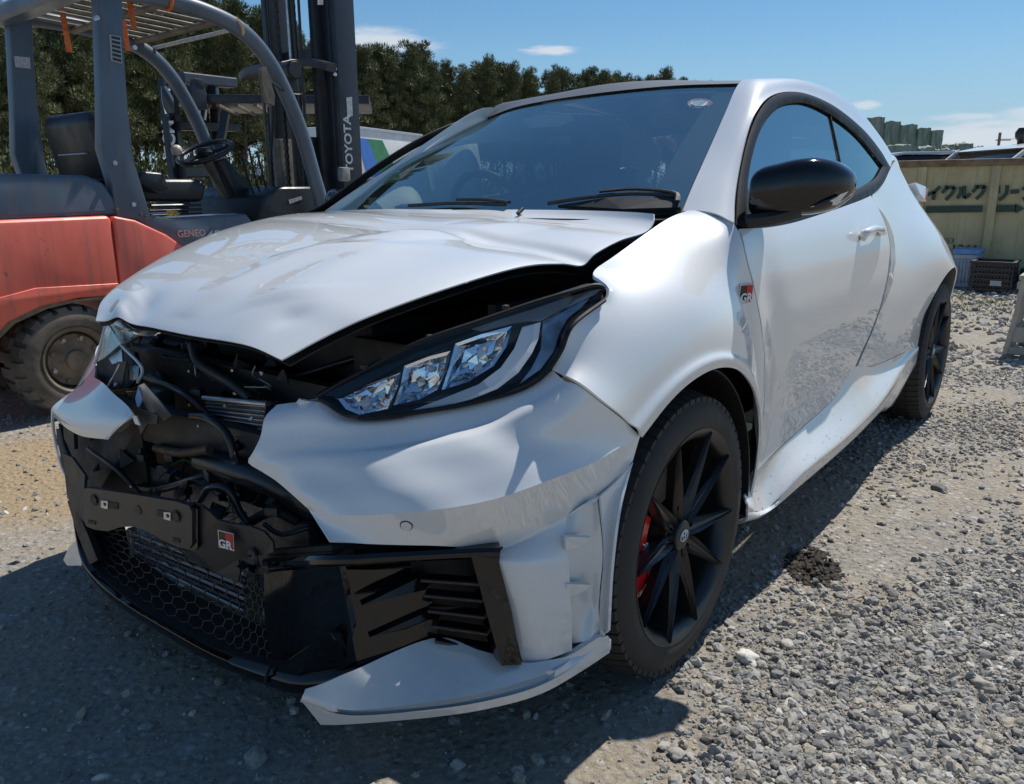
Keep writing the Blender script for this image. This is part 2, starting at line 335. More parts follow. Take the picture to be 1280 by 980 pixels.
def plate(name, P, th, mt, parent=None, nrm=None, bulge=0., bev=0):
    """thin solid plate from a polygon outline"""
    bm = bmesh.new(); vs = [bm.verts.new([float(c) for c in p]) for p in P]; f = bm.faces.new(vs)
    bm.normal_update(); bmesh.ops.triangulate(bm, faces=[f]); bm.normal_update()
    av = Vector((0, 0, 0))
    for q in bm.faces: av += q.normal*q.calc_area()
    av.normalize()
    tow = Vector([float(c) for c in (nrm if nrm is not None else CAMP-np.mean(np.array(P), 0))])
    if av.dot(tow) < 0: bmesh.ops.reverse_faces(bm, faces=bm.faces); av = -av
    g = bmesh.ops.extrude_face_region(bm, geom=list(bm.faces)[:], use_keep_orig=True)
    nv = [e for e in g['geom'] if isinstance(e, bmesh.types.BMVert)]
    bmesh.ops.translate(bm, verts=nv, vec=-av*th)
    bmesh.ops.recalc_face_normals(bm, faces=bm.faces)
    return bm_obj(name, bm, mt, parent)
def lathe(name, prof, mt, parent=None, n=48, axis='y', loc=(0, 0, 0), ang=35, smooth=True):
    """prof: [(radius, along axis)]"""
    G = np.zeros((n, len(prof), 3))
    for i in range(n):
        a = 2*PI*i/n
        for j, (r, h) in enumerate(prof):
            if axis == 'y': G[i, j] = (r*math.cos(a)+loc[0], h+loc[1], r*math.sin(a)+loc[2])
            elif axis == 'z': G[i, j] = (r*math.cos(a)+loc[0], r*math.sin(a)+loc[1], h+loc[2])
            else: G[i, j] = (h+loc[0], r*math.cos(a)+loc[1], r*math.sin(a)+loc[2])
    o = link(name, grid_mesh(name, G, closed_u=True), mt, parent, smooth)
    bm = bmesh.new(); bm.from_mesh(o.data); bmesh.ops.remove_doubles(bm, verts=bm.verts, dist=1e-6); bmesh.ops.recalc_face_normals(bm, faces=bm.faces); bm.to_mesh(o.data); bm.free()
    o.data.polygons.foreach_set('use_smooth', [smooth]*len(o.data.polygons)); o.data.set_sharp_from_angle(angle=R_(ang)); return o
_font = None
def cjk():
    global _font
    if _font is None:
        import os
        _font = False
        base = bpy.utils.system_resource('DATAFILES') if hasattr(bpy.utils, 'system_resource') else ''
    return None
def text(name, s, size, org, xd, yd, mt, parent=None, ext=.0012, bold=0., shear=0.):
    """flat lettering as real mesh: org = lower-left corner, xd = writing direction, yd = letter-up direction"""
    cu = bpy.data.curves.new(name, 'FONT'); cu.body = s; cu.size = size; cu.extrude = ext; cu.offset = bold; cu.shear = shear; cu.resolution_u = 3
    o = bpy.data.objects.new(name, cu); COL.objects.link(o); bpy.context.view_layer.update()
    dg = bpy.context.evaluated_depsgraph_get(); me = bpy.data.meshes.new_from_object(o.evaluated_get(dg))
    bpy.data.objects.remove(o); bpy.data.curves.remove(cu)
    xd = Vector(xd).normalized(); yd = Vector(yd); yd = (yd-xd*yd.dot(xd)).normalized(); zd = xd.cross(yd)
    M = Matrix(((xd.x, yd.x, zd.x, org[0]), (xd.y, yd.y, zd.y, org[1]), (xd.z, yd.z, zd.z, org[2]), (0, 0, 0, 1)))
    me.transform(M); me.name = name; me.materials.clear(); me.materials.append(mt)
    return link(name, me, None, parent, False)
def copy_obj(o, parent=None, M=None):
    c = o.copy(); COL.objects.link(c)
    if parent: c.parent = parent
    return c
def copy_tree(o, parent=None):
    c = copy_obj(o, parent)
    for ch in list(o.children): copy_tree(ch, c)
    return c
# ================================================================ ground (setting)
def ground_h(x, y):
    h = .010*noise.noise(Vector((x*1.3, y*1.3, 0)))+.005*noise.noise(Vector((x*5, y*5, 3)))
    return h-.008
def axis_samples(c, near, dn, far):
    a = list(np.arange(-near, near+1e-6, dn)); d = dn; q = near
    while q < far: d *= 1.22; q += d; a += [q, -q]
    return np.array(sorted(a))+c
def build_ground():
    xs = axis_samples(0, 3.0, .045, 1500); ys = axis_samples(.3, 2.6, .045, 1500)
    G = np.zeros((len(xs), len(ys), 3))
    for i, x in enumerate(xs):
        for j, y in enumerate(ys):
            k = 1 if math.hypot(x, y) < 14 else 0
            G[i, j] = (x, y, ground_h(x, y)*k)
    m = bpy.data.materials.new('gravel_ground'); m.use_nodes = True; t = m.node_tree; b = t.nodes['Principled BSDF']
    b.inputs['Roughness'].default_value = .92; b.inputs['Specular IOR Level'].default_value = .25
    tcn = t.nodes.new('ShaderNodeTexCoord'); L = t.links
    def nz(sc, det=6, ro=.6):
        n = t.nodes.new('ShaderNodeTexNoise'); n.inputs['Scale'].default_value = sc; n.inputs['Detail'].default_value = det; n.inputs['Roughness'].default_value = ro; L.new(tcn.outputs['Object'], n.inputs[0]); return n.outputs[0]
    def mr(s, a, b_, c, d):
        n = t.nodes.new('ShaderNodeMapRange'); L.new(s, n.inputs[0]); n.inputs[1].default_value = a; n.inputs[2].default_value = b_; n.inputs[3].default_value = c; n.inputs[4].default_value = d; return n.outputs[0]
    def mix(f, a, b_, bt='MIX'):
        n = t.nodes.new('ShaderNodeMix'); n.data_type = 'RGBA'; n.blend_type = bt
        (L.new(f, n.inputs[0]) if hasattr(f, 'links') else setattr(n.inputs[0], 'default_value', f))
        for q, s in ((6, a), (7, b_)): (L.new(s, n.inputs[q]) if hasattr(s, 'links') else setattr(n.inputs[q], 'default_value', (*s, 1)))
        return n.outputs[2]
    fine = mr(nz(60, 6, .75), .3, .7, 0, 1)
    c = mix(fine, (.17, .152, .128), (.42, .385, .335))
    big = mr(nz(1.1, 5), .42, .62, 0, 1); c = mix(big, c, mix(fine, (.25, .205, .145), (.47, .40, .30)))
    # pale stones showing at every scale, cell by cell
    for sc, th in ((38, .42), (85, .34), (14, .5)):
        v = t.nodes.new('ShaderNodeTexVoronoi'); v.inputs['Scale'].default_value = sc; L.new(tcn.outputs['Object'], v.inputs[0])
        sep = t.nodes.new('ShaderNodeSeparateColor'); L.new(v.outputs['Color'], sep.inputs[0])
        msk = mr(v.outputs['Distance'], th, th-.12, 0, 1); sel = mr(sep.outputs[0], .45, .5, 0, .85 if sc > 20 else .25)
        mu = t.nodes.new('ShaderNodeMath'); mu.operation = 'MULTIPLY'; L.new(msk, mu.inputs[0]); L.new(sel, mu.inputs[1])
        tone = mix(sep.outputs[1], (.20, .20, .20), (.52, .50, .46)); c = mix(mu.outputs[0], c, tone)
        if sc == 38: vh = v.outputs['Distance']
    # trodden ochre earth beside the forklift
    sx = t.nodes.new('ShaderNodeVectorMath'); sx.operation = 'SUBTRACT'; L.new(tcn.outputs['Object'], sx.inputs[0]); sx.inputs[1].default_value = (.1, -1.75, 0)
    s2 = t.nodes.new('ShaderNodeVectorMath'); s2.operation = 'MULTIPLY'; L.new(sx.outputs[0], s2.inputs[0]); s2.inputs[1].default_value = (.75, 1.5, 0)
    ln = t.nodes.new('ShaderNodeVectorMath'); ln.operation = 'LENGTH'; L.new(s2.outputs[0], ln.inputs[0])
    ad = t.nodes.new('ShaderNodeMath'); ad.operation = 'ADD'; L.new(ln.outputs['Value'], ad.inputs[0]); L.new(mr(nz(3, 6), 0, 1, -.5, .5), ad.inputs[1])
    c = mix(mr(ad.outputs[0], 1.0, .6, 0, .9), c, mix(fine, (.30, .22, .125), (.42, .32, .20)))
    L.new(c, b.inputs['Base Color'])
    bp = t.nodes.new('ShaderNodeBump'); bp.inputs['Distance'].default_value = .012; bp.inputs['Strength'].default_value = .9
    hh = t.nodes.new('ShaderNodeMath'); hh.operation = 'MULTIPLY_ADD'; L.new(nz(70, 6, .7), hh.inputs[0]); hh.inputs[1].default_value = 1.; L.new(mr(vh, 0, .5, .8, 0), hh.inputs[2]); L.new(hh.outputs[0], bp.inputs['Height']); L.new(bp.outputs[0], b.inputs['Normal'])
    o = link('ground', grid_mesh('ground', G), m); o['kind'] = 'structure'
    return m
build_ground()

# ================================================================ the white car
CAR = empty('parked_car', (0, 0, 0), 'crash-damaged white three-door hatchback with its bonnet buckled up and front bumper torn open', 'car')
def Fy(x, z):
    zs = [.2, .27, .33, .38, .45, .55, .65, .75, .85, .93, .98, 1.03, 1.1, 1.2, 1.34, 1.42]
    ys = [.84, .848, .850, .842, .838, .850, .862, .868, .862, .846, .824, .792, .757, .708, .638, .59]
    y = np.interp(z, zs, ys)
    # smooth the table a little
    y = .5*y+.25*(np.interp(z-.02, zs, ys)+np.interp(z+.02, zs, ys))
    if x < -1.4: y -= .045*((-1.4-x)/.75)**1.6*max(0, min(1, (z-.8)/.3))
    return y
def FS(px, py, off=0.):
    y = .85
    for _ in range(30):
        p = Y(px, py, y); y = .5*y+.5*(Fy(p[0], p[2])+off)
    return Y(px, py, y)
def onF(G, off=0.):
    for i in range(G.shape[0]):
        for j in range(G.shape[1]): G[i, j, 1] = Fy(G[i, j, 0], G[i, j, 2])+off
    return G
def MIR(G):
    """mirrored panel for the far side; its window posts lean in a little after the shunt"""
    H = G.copy(); H[..., 1] *= -1
    k = np.clip((H[..., 2]-.94)/.06, 0, 1)*np.clip((H[..., 0]+1.75)/.45, 0, 1)
    lim = -(.672-.46*(H[..., 2]-1.0)); H[..., 1] = np.where(H[..., 1] < lim, H[..., 1]*(1-k)+(lim+(H[..., 1]-lim)*.06)*k, H[..., 1]); return H
def both(name, G, mt, th=.005, **k):
    o = skin(name, G, mt, CAR, th, flip=True, **k)
    skin(name, MIR(G), mt, CAR, th, **k); return o

def fair(G, nu=22, nv=27, w_=.012):
    """fair a panel: keep its border, let the inside relax to the smoothest pressing near the given shape"""
    S = np.stack([cr(G[:, j], nu) for j in range(G.shape[1])], 1); S = np.stack([cr(S[i], nv) for i in range(nu)], 0)
    n = nu*nv; L = np.zeros((n, n)); idx = np.arange(n).reshape(nu, nv)
    for i in range(1, nu-1):
        for j in range(1, nv-1):
            k = idx[i, j]; du0, du1 = np.linalg.norm(S[i, j]-S[i-1, j])+1e-4, np.linalg.norm(S[i+1, j]-S[i, j])+1e-4; dv0, dv1 = np.linalg.norm(S[i, j]-S[i, j-1])+1e-4, np.linalg.norm(S[i, j+1]-S[i, j])+1e-4
            h = .012
            for q, a, bb in ((idx[i-1, j], du0, du1), (idx[i+1, j], du1, du0)): c = 2/(a*(a+bb))*h*h; L[k, q] += c; L[k, k] -= c
            for q, a, bb in ((idx[i, j-1], dv0, dv1), (idx[i, j+1], dv1, dv0)): c = 2/(a*(a+bb))*h*h; L[k, q] += c; L[k, k] -= c
    A = L.T@L; X0 = S.reshape(n, 3); bd = np.zeros(n, bool); bd[idx[0]] = bd[idx[-1]] = bd[idx[:, 0]] = bd[idx[:, -1]] = True
    A = A+np.eye(n)*w_**2; rhs = w_**2*X0
    fr = ~bd; Y_ = X0.copy(); Y_[fr] = np.linalg.solve(A[np.ix_(fr, fr)], rhs[fr]-A[np.ix_(fr, bd)]@X0[bd]); S2 = Y_.reshape(nu, nv, 3)
    S2 = np.stack([cr(S2[:, j], G.shape[0]) for j in range(nv)], 1); return np.stack([cr(S2[i], G.shape[1]) for i in range(G.shape[0])], 0)
# shared lines ------------------------------------------------------
door_front = [FS(921, 286), FS(930, 322), FS(942, 372), FS(950, 420), FS(953, 468), FS(951, 520), FS(947, 560), FS(941, 592)]
door_bot = [FS(941, 592), FS(970, 562), FS(1000, 535), FS(1036, 503), FS(1052, 482), FS(1067, 458)]
door_rear = [FS(1086, 244), FS(1100, 270), FS(1110, 305), FS(1107, 345), FS(1092, 400), FS(1067, 458)]
door_top = [FS(921, 286), FS(960, 283), FS(1000, 274), FS(1040, 261), FS(1065, 253), FS(1086, 244)]
def arch(cx, a0, a1, n, r, yf):
    return [V(cx+r*math.cos(R_(a)), yf(i/(n-1)), .318+r*math.sin(R_(a))) for i, a in enumerate(np.linspace(a0, a1, n))]

# fender ------------------------------------------------------------
fa = [V(.240, .873, .609)]+[V(.375*math.cos(R_(a)), y, .318+.375*math.sin(R_(a))) for a, y in ((66, .884), (80, .892), (95, .897), (112, .898), (130, .894), (146, .888), (160, .880), (176, .868), (192, .856))]
ft = [Y(691, 463, .779), Y(713, 410, .792), Y(750, 382, .797), Y(759, 371, .797), Y(757, 361, .790), Y(748, 353, .765), Y(740, 347, .738), Y(746, 338, .720), Y(765, 325, .708), V(-.17, .697, .985), V(-.31, .690, 1.004)]
seam = [ft[0], Y(722, 480, .828), Y(748, 500, .853), Y(778, 523, .866), fa[0]]
G = coons(ft, fa, seam, [ft[-1], V(-.325, .755, 1.0)]+door_front+[V(-.40, .852, .25)], 50, 60)
def fdisp(u, v, p):
    # u: 0 top .. 1 arch, v: 0 front .. 1 rear
    B = .032*math.exp(-((v-.42)/.34)**2)+.010
    s = math.sin(PI*u)**.9*min(1, v/.08)*min(1, (1-v)/.18)
    p = p+V(0, .70, .71)*B*s
    e = min(1, (1-v)/.15)
    return p
G = fair(dispG(G, fdisp), w_=.008)
G = dispG(G, lambda u, v, p: p+V(0, .85, .3)*(.009*math.exp(-((u-.90)/.07)**2)*min(1, (1-v)/.12))-V(0, .014, 0)*(math.exp(-((v-.875)/.05)**2)*math.sin(PI*min(1, max(0, (u-.25)/.75)))**1.0))
FENDG = G
skin('front_fender', G, WHITE, CAR, .006, flip=True)
H = MIR(G); k_ = np.clip((H[..., 2]-.62)/.3, 0, 1); H[..., 2] -= .075*k_; H[..., 1] += .05*k_   # far wing driven down and in by the crash
skin('front_fender', H, WHITE, CAR, .006)
# inner arch lip and liner
def liner(cx, sgn, y0, y1, name='wheel_arch_liner'):
    n = 30; G = np.zeros((n, 4, 3))
    for i, a in enumerate(np.linspace(-12, 192, n)):
        ye = y1 if a > 45 else (.79 if cx == 0 else y1)
        for j, y in enumerate(np.linspace(y0, ye, 4)):
            r = .372+(.012 if j < 3 else 0); G[i, j] = (cx+r*math.cos(R_(a)), sgn*y, .318+r*math.sin(R_(a)))
    skin(name, G, MATTE, CAR, .004)
for cx in (0, -2.56):
    for s in (1, -1):
        liner(cx, s, .50, .862 if cx == 0 else .84)
        pl = [V(cx+.38*math.cos(R_(a)), s*.5, .318+.38*math.sin(R_(a))) for a in range(-10, 191, 10)]
        plate('wheel_arch_liner', pl, .01, DARK, CAR, nrm=V(0, s, 0))
# door --------------------------------------------------------------
G = onF(coons(door_top, door_bot, door_front, door_rear, 44, 44))
def shrink(G, d):
    """pull a panel's border in by d metres: leaves an open shut line"""
    H = G.copy()
    H[0] += (G[1]-G[0])/np.maximum(np.linalg.norm(G[1]-G[0], axis=1), 1e-6)[:, None]*d
    H[-1] += (G[-2]-G[-1])/np.maximum(np.linalg.norm(G[-2]-G[-1], axis=1), 1e-6)[:, None]*d
    K = H.copy()
    K[:, 0] += (H[:, 1]-H[:, 0])/np.maximum(np.linalg.norm(H[:, 1]-H[:, 0], axis=1), 1e-6)[:, None]*d
    K[:, -1] += (H[:, -2]-H[:, -1])/np.maximum(np.linalg.norm(H[:, -2]-H[:, -1], axis=1), 1e-6)[:, None]*d
    return K
def ddisp(u, v, p):
    # blade-like facet behind the wheel and a shallow scoop along the door's foot
    f = math.exp(-((v-.08)/.06)**2)*math.sin(PI*min(1, u*1.0))*min(1, v/.05)
    p[1] -= .010*f
    return p
DOORG = dispG(G, ddisp)
both('door', shrink(DOORG, .0030), WHITE, .006)
H = DOORG.copy(); H[..., 1] -= .02; both('door_inner_panel', H, DARK, .004)
# quarter panel -----------------------------------------------------
seam_q = [FS(1069, 458), FS(1090, 457), Y(1118, 445, .858), Y(1145, 433, .866)]
tip = FS(1111, 210)
qa = [seam_q[-1]]+[V(-2.56+.375*math.cos(R_(a)), y, .318+.375*math.sin(R_(a))) for a, y in ((32, .885), (50, .902), (68, .912), (85, .916), (102, .915), (120, .905), (140, .885), (160, .862), (180, .84), (196, .82))]
qo = door_rear[::-1]+[FS(1100, 228), tip, V(-2.38, .665, 1.165), V(-2.60, .655, 1.09), V(-2.86, .68, .95), V(-3.00, .70, .75), V(-3.06, .70, .5), V(-3.02, .70, .25)]
G = coons(qo, qa, seam_q[:1]+seam_q[1:], [qo[-1], V(-2.98, .76, .24), qa[-1]], 44, 70)
def qdisp(u, v, p):
    e = min(1, v/.10)*min(1, (1-v)/.1)
    hump = math.exp(-((u-.80)/.24)**2); 
    a = math.exp(-((v-.52)/.24)**2)
    p = p+V(-.12, .66, .58)*(.052*hump*a*e)*(1-max(0, (u-.9)/.1)*.4)
    p[1] -= .016*math.exp(-((u-.30)/.14)**2)*math.exp(-((v-.36)/.2)**2)*e
    p[1] -= .014*max(0, (u-.96)/.04)*e
    return p
G = fair(dispG(G, qdisp)); QG = G
both('rear_quarter_panel', shrink(G, .0018), WHITE, .006)
H = G[:, :40].copy(); H[..., 1] -= .03; both('quarter_inner_panel', H[:34], DARK, .003)
# sill --------------------------------------------------------------
s_top = [V(-.385, .853, .30)]+door_bot[:]+seam_q[1:]
s_out = [V(-.335, .872, .285), FS(941, 634)+V(0, .03, 0), Y(1000, 590, .897), Y(1060, 541, .900), Y(1100, 500, .895), Y(1128, 458, .874), Y(1147, 434, .868)]
s_low = [V(-.335, .862, .235), V(-.45, .872, .222), V(-.75, .878, .222), V(-1.2, .878, .225), V(-1.62, .870, .232), Y(1113, 506, .865), V(-2.215, .855, .29)]
s_und = [V(-.36, .74, .2), V(-.6, .74, .19), V(-.9, .74, .19), V(-1.3, .74, .19), V(-1.7, .74, .2), V(-2.0, .74, .2), V(-2.2, .74, .24)]
def ac(P, n=60): return arclen(P, n)
A = np.stack([ac(s_top), ac(s_top)*.5+ac(s_out)*.5-V(0, .012, -.004), ac(s_out), ac(s_out)*.72+ac(s_low)*.28+V(0, .003, 0), ac(s_low), ac(s_und)])
rows = [A[0], A[0]*.93+A[1]*.07+V(0, -.001, -.004), A[0]*.45+A[2]*.55+V(0, -.010, .004), A[2], A[3], A[4], A[5]]
G = np.stack([cr([r[j] for r in rows], 26) for j in range(60)], 1)
both('side_sill', shrink(G, .002), WHITE, .005, ang=60)
# A-pillar, roof rail and C-pillar in one pressing --------------------
in_l = [V(-.325, .672, 1.004), Y(868, 232, .648), Y(888, 188, .612), Y(908, 142, .575), Y(926, 104, .535), V(-1.12, .530, 1.392), V(-1.45, .530, 1.412), V(-1.85, .530, 1.406), V(-2.2, .530, 1.365), V(-2.5, .545, 1.28), V(-2.62, .58, 1.20)]
out_l = [FS(918, 280), FS(920, 240), FS(930, 185), FS(943, 145), FS(960, 123), FS(984, 116), FS(1012, 120), FS(1045, 136), FS(1078, 163), FS(1100, 190), tip]
n = 70; A, B = ac(in_l, n), ac(out_l, n)
rows = []
for k, f in enumerate((0, .25, .55, .85, 1)):
    bl = (0, .018, .020, .006, 0)[k]
    r = A*(1-f)+B*f; t_ = np.linspace(0, 1, n)[:, None]
    r = r+(V(0, .8, .5)*bl)*(.8+.6*np.exp(-((t_-.55)/.3)**2)); rows.append(r)
G = np.stack([cr([r[j] for r in rows], 16) for j in range(n)], 1)
skin('roof_rail', G, WHITE, CAR, .005, flip=True)
H = MIR(G); t__ = (np.arange(n)/n)[None, :]; H[..., 2] -= .036*np.exp(-((t__-.52)/.14)**2); H[..., 2] -= .012*np.clip((.5-t__)/.1, 0, 1); k_ = np.clip((t__-.66)/.2, 0, 1); H[..., 2] -= .070*(1-k_)*np.linspace(0, 1, 16)[:, None]**.5
skin('roof_rail', H, WHITE, CAR, .005)
Cg = coons([in_l[-1], V(-2.60, .62, 1.16), V(-2.60, .655, 1.09)], [tip+V(0, 0, 0), V(-2.38, .665, 1.165), V(-2.595, .656, 1.092)], [in_l[-1], V(-2.40, .64, 1.19), tip], [V(-2.60, .655, 1.09), V(-2.597, .655, 1.091), V(-2.595, .656, 1.092)], 10, 10)
both('roof_rail', Cg, WHITE, .005)
# side windows: black frame ring + two panes --------------------------
o_up = [FS(918, 282), FS(921, 235), FS(931, 183), FS(944, 146), FS(961, 124), FS(984, 117), FS(1012, 121), FS(1045, 137), FS(1078, 164), FS(1099, 190), tip]
o_lo = [FS(918, 283), FS(945, 285), FS(985, 279), FS(1022, 268), FS(1055, 257), FS(1085, 245), FS(1101, 230), tip]
i_up = [FS(931, 268), FS(934, 215), FS(944, 175), FS(957, 149), FS(973, 134), FS(990, 128), FS(1012, 130), FS(1042, 146), FS(1072, 170), FS(1092, 194), FS(1103, 208)]
i_lo = [FS(931, 269), FS(955, 269), FS(990, 263), FS(1025, 254), FS(1055, 244), FS(1078, 234), FS(1094, 224), FS(1103, 209)]
def ring(name, a_up, a_lo, b_up, b_lo, off, mt, th):
    n = 50
    U1, L1, U2, L2 = ac(a_up, n), ac(a_lo, n), ac(b_up, n), ac(b_lo, n)
    A = np.concatenate([U1, L1[::-1][1:-1]]); B = np.concatenate([U2, L2[::-1][1:-1]])
    G = np.stack([A+V(0, off, 0), A*.6+B*.4+V(0, off+.006, 0), A*.3+B*.7+V(0, off+.004, 0), B+V(0, off-.004, 0)], 0)
    return G
G = ring('window_frame', o_up, o_lo, i_up, i_lo, .002, RUBBER, .005)
for g_, f_ in ((G, True), (MIR(G), False)):
    skin('window_frame', g_, RUBBER, CAR, .005, cv=True, flip=f_, ang=50)
def pane(name, up, lo, mt, off):
    n = 30; U, L = ac(up, n), ac(lo, n)
    G = np.stack([U*(1-t)+L*t for t in np.linspace(0, 1, 12)])
    G = onF(G, off); both(name, G, mt, 0)
sp_t, sp_b = FS(1038, 143), FS(1060, 243)
up = ac(i_up, 200); lo = ac(i_lo, 200)
ku = int(np.argmin(np.linalg.norm(up-sp_t, axis=1))); kl = int(np.argmin(np.linalg.norm(lo-sp_b, axis=1)))
pane('door_window', up[:ku], lo[:kl], DGLASS, -.006)
pane('quarter_window', up[ku:], lo[kl:], SGLASS, -.006)
for s in (1, -1):
    P = [up[ku]*(1-t)+lo[kl]*t for t in np.linspace(0, 1, 8)]
    for p in P: p[1] = s*(Fy(p[0], p[2])-.003)
    bar('window_pillar', P, .010, .006, RUBBER, CAR, up=(0, s, 0), bev=.001)
# bright lower reveal along the rear of the side windows
# roof ----------------------------------------------------------------
rt_ = ac([V(-.965, .533, 1.366), V(-1.45, .533, 1.414), V(-1.85, .533, 1.408), V(-2.2, .533, 1.367), V(-2.55, .545, 1.27)], 30)
wt = [(612, 151, -.50), (650, 140, None), (700, 129, None), (760, 118, None), (840, 111, None), (925, 106, .53)]
ws_top = [V(-1.02, -.505, 1.325), V(-.965, -.30, 1.352), V(-.945, 0, 1.368), V(-.945, .30, 1.372), V(-.968, .53, 1.364)]
rows = []
for k in range(0, 30, 3):
    r = rt_[k]; c = V(r[0]+.025*(1-k/15), 0, r[2]+.026+.014*math.sin(PI*min(1, k/20)))
    if k == 0: rows.append(ws_top)
    else: rows.append([r*V(1, -1, 1), r*V(1, -.55, 1)*1+V(.0, 0, .018), c, r*V(1, .55, 1)+V(0, 0, .018), r])
surf('roof', rows, ROOFM, CAR, 24, 24, .006, flip=False)
# windscreen -----------------------------------------------------------
ws_bot = [V(-.375, -.665, .985), V(-.285, -.35, .99), V(-.25, 0, .99), V(-.26, .35, .995), V(-.325, .665, .998)]
ws_mid = [Y(500, 204, -.62), V(-.585, -.33, 1.180), V(-.555, 0, 1.190), V(-.56, .32, 1.185), Y(886, 190, .603)]
WSG = tens([ws_bot, ws_mid, ws_top], 26, 26)
WSI = WSG.copy()
skin('windscreen', WSG, GLASS, CAR, 0)
# black ceramic border of the windscreen
def band(G, lo, hi, ax):
    n = 26
    return G
b1 = WSG[:, :2].copy(); b2 = WSG[:, -3:].copy(); b3 = WSG[-2:, :].copy(); b4 = WSG[:2].copy()
inn = V(.004, 0, -.006)*-1
for g_ in (b1, b2, b3, b4):
    skin('windscreen_border', g_+V(-.004, 0, -.006), CERAM, CAR, 0)
pp = ac([WSG[i, -1]+V(0, .003, .003) for i in range(26)], 20); tube('windscreen_seal', pp, .006, RUBBER, CAR, 6)
pp = ac([WSG[i, 0]+V(.0, -.003, .003) for i in range(26)], 20); tube('windscreen_seal', pp, .007, RUBBER, CAR, 6)
pp = ac([WSG[-1, j]+V(.0, 0, .003) for j in range(26)], 20); tube('windscreen_seal', pp, .003, RUBBER, CAR, 6)
# inspection sticker and rear-view mirror behind the glass
def onWS(px, py, d=0.):
    o = CAMP; dr = raydir(px, py); best = None
    P = WSG.reshape(-1, 3); 
    t = (P-o)@dr; dist = np.linalg.norm(P-o-t[:, None]*dr, axis=1); k = np.argsort(dist)[:4]
    a, b, c = P[k[0]], P[k[1]], P[k[2]]
    w_ = 1/(dist[k]+1e-4); tt = (t[k]*w_).sum()/w_.sum()
    return o+dr*(tt+d)
STK = mat('inspection_sticker', (.75, .10, .03), .5, col2=(.75, .35, .22), vscale=160)
P = [onWS(875+16*math.cos(a), 129+6*math.sin(a), .012) for a in np.linspace(0, 2*PI, 20, endpoint=False)]
plate('inspection_sticker', P, .001, STK, CAR)
P = [onWS(875+11*math.cos(a), 129+3.6*math.sin(a), .009) for a in np.linspace(0, 2*PI, 20, endpoint=False)]
plate('inspection_sticker_print', P, .001, WPRINT, CAR)
P = [onWS(px, py, .05) for px, py in ((655, 150), (672, 143), (712, 143), (718, 150), (700, 158), (662, 160))]
plate('sensor_cover', P, .03, MATTE, CAR)
box('rear_view_mirror', V(-.93, 0, 1.27), (.03, .24, .06), MATTE, CAR, bev=.012)
# rear glass, rear body, spoiler, tail lamps ----------------------------
rows = [[V(-2.56, -.545, 1.27), V(-2.60, 0, 1.29), V(-2.56, .545, 1.27)], [V(-2.82, -.60, 1.05), V(-2.88, 0, 1.06), V(-2.82, .60, 1.05)], [V(-2.90, -.66, .95), V(-2.97, 0, .96), V(-2.90, .66, .95)]]
surf('rear_window', rows, SGLASS, CAR, 8, 16, 0)
rows = [[V(-2.89, -.68, .95), V(-2.99, 0, .97), V(-2.89, .68, .95)], [V(-3.02, -.70, .75), V(-3.10, 0, .76), V(-3.02, .70, .75)], [V(-3.07, -.70, .5), V(-3.15, 0, .5), V(-3.07, .70, .5)], [V(-3.03, -.70, .26), V(-3.1, 0, .24), V(-3.03, .70, .26)]]
surf('rear_bumper', rows, WHITE, CAR, 12, 20, .005)
rows = [[V(-2.35, -.50, 1.31), V(-2.38, 0, 1.35), V(-2.35, .50, 1.31)], [V(-2.55, -.50, 1.26), V(-2.6, 0, 1.30), V(-2.55, .50, 1.26)], [V(-2.70, -.50, 1.21), V(-2.78, 0, 1.25), V(-2.70, .50, 1.21)]]
surf('rear_spoiler', rows, GLOSS, CAR, 8, 16, .02)
TAILR = mat('tail_lamp_red', (.5, .02, .04), .12, coat=1.)
for s in (1, -1):
    tl = [V(-2.67, s*.715, 1.045), V(-2.79, s*.735, 1.045), V(-2.90, s*.70, 1.03), V(-2.93, s*.66, .98), V(-2.80, s*.73, .985), V(-2.72, s*.738, 1.0)]
    plate('tail_lamp', tl, .04, TAILR, CAR, nrm=V(-.3, s, .3))
    tl2 = [V(-2.60, s*.712, 1.075), V(-2.76, s*.728, 1.055), V(-2.72, s*.738, 1.0), V(-2.63, s*.735, 1.02)]
    plate('tail_lamp', tl2, .04, LGREY, CAR, nrm=V(0, s, .2))
# wide underbody, bulkheads ----------------------------------------------
box('underbody', (-1.28, 0, .24), (1.80, 1.46, .06), DARK, CAR)
box('underbody', (-2.6, 0, .30), (.85, .96, .1), DARK, CAR)
box('underbody', (.02, 0, .27), (.80, .96, .08), DARK, CAR)
box('bulkhead', (-.33, 0, .60), (.04, 1.38, .66), DARK, CAR)
# cabin -------------------------------------------------------------------
rows = [[V(-.30, -.64, .965), V(-.30, .64, .965)], [V(-.55, -.68, .975), V(-.55, .68, .975)], [V(-.75, -.68, .93), V(-.75, .68, .93)], [V(-.80, -.68, .7), V(-.80, .68, .7)]]
surf('dashboard', rows, MATTE, CAR, 12, 8, .02)
bm = bmesh.new(); b_box(bm, (-.62, -.36, .985), (.2, .36, .06), bev=.025); bm_obj('instrument_binnacle', bm, MATTE, CAR, True, 40)
def torus_pts(c, r, ax, n=24):
    ax = Vector(ax).normalized(); u = ax.orthogonal().normalized(); v_ = ax.cross(u)
    return [tuple(Vector(c)+u*r*math.cos(2*PI*i/n)+v_*r*math.sin(2*PI*i/n)) for i in range(n+1)]
tube('steering_wheel', torus_pts((-.86, -.36, .96), .175, (-.9, 0, .42)), .015, MATTE, CAR, 8)
box('steering_wheel', (-.86, -.36, .95), (.04, .14, .10), MATTE, CAR, rot=roty(R_(25)), bev=.02)
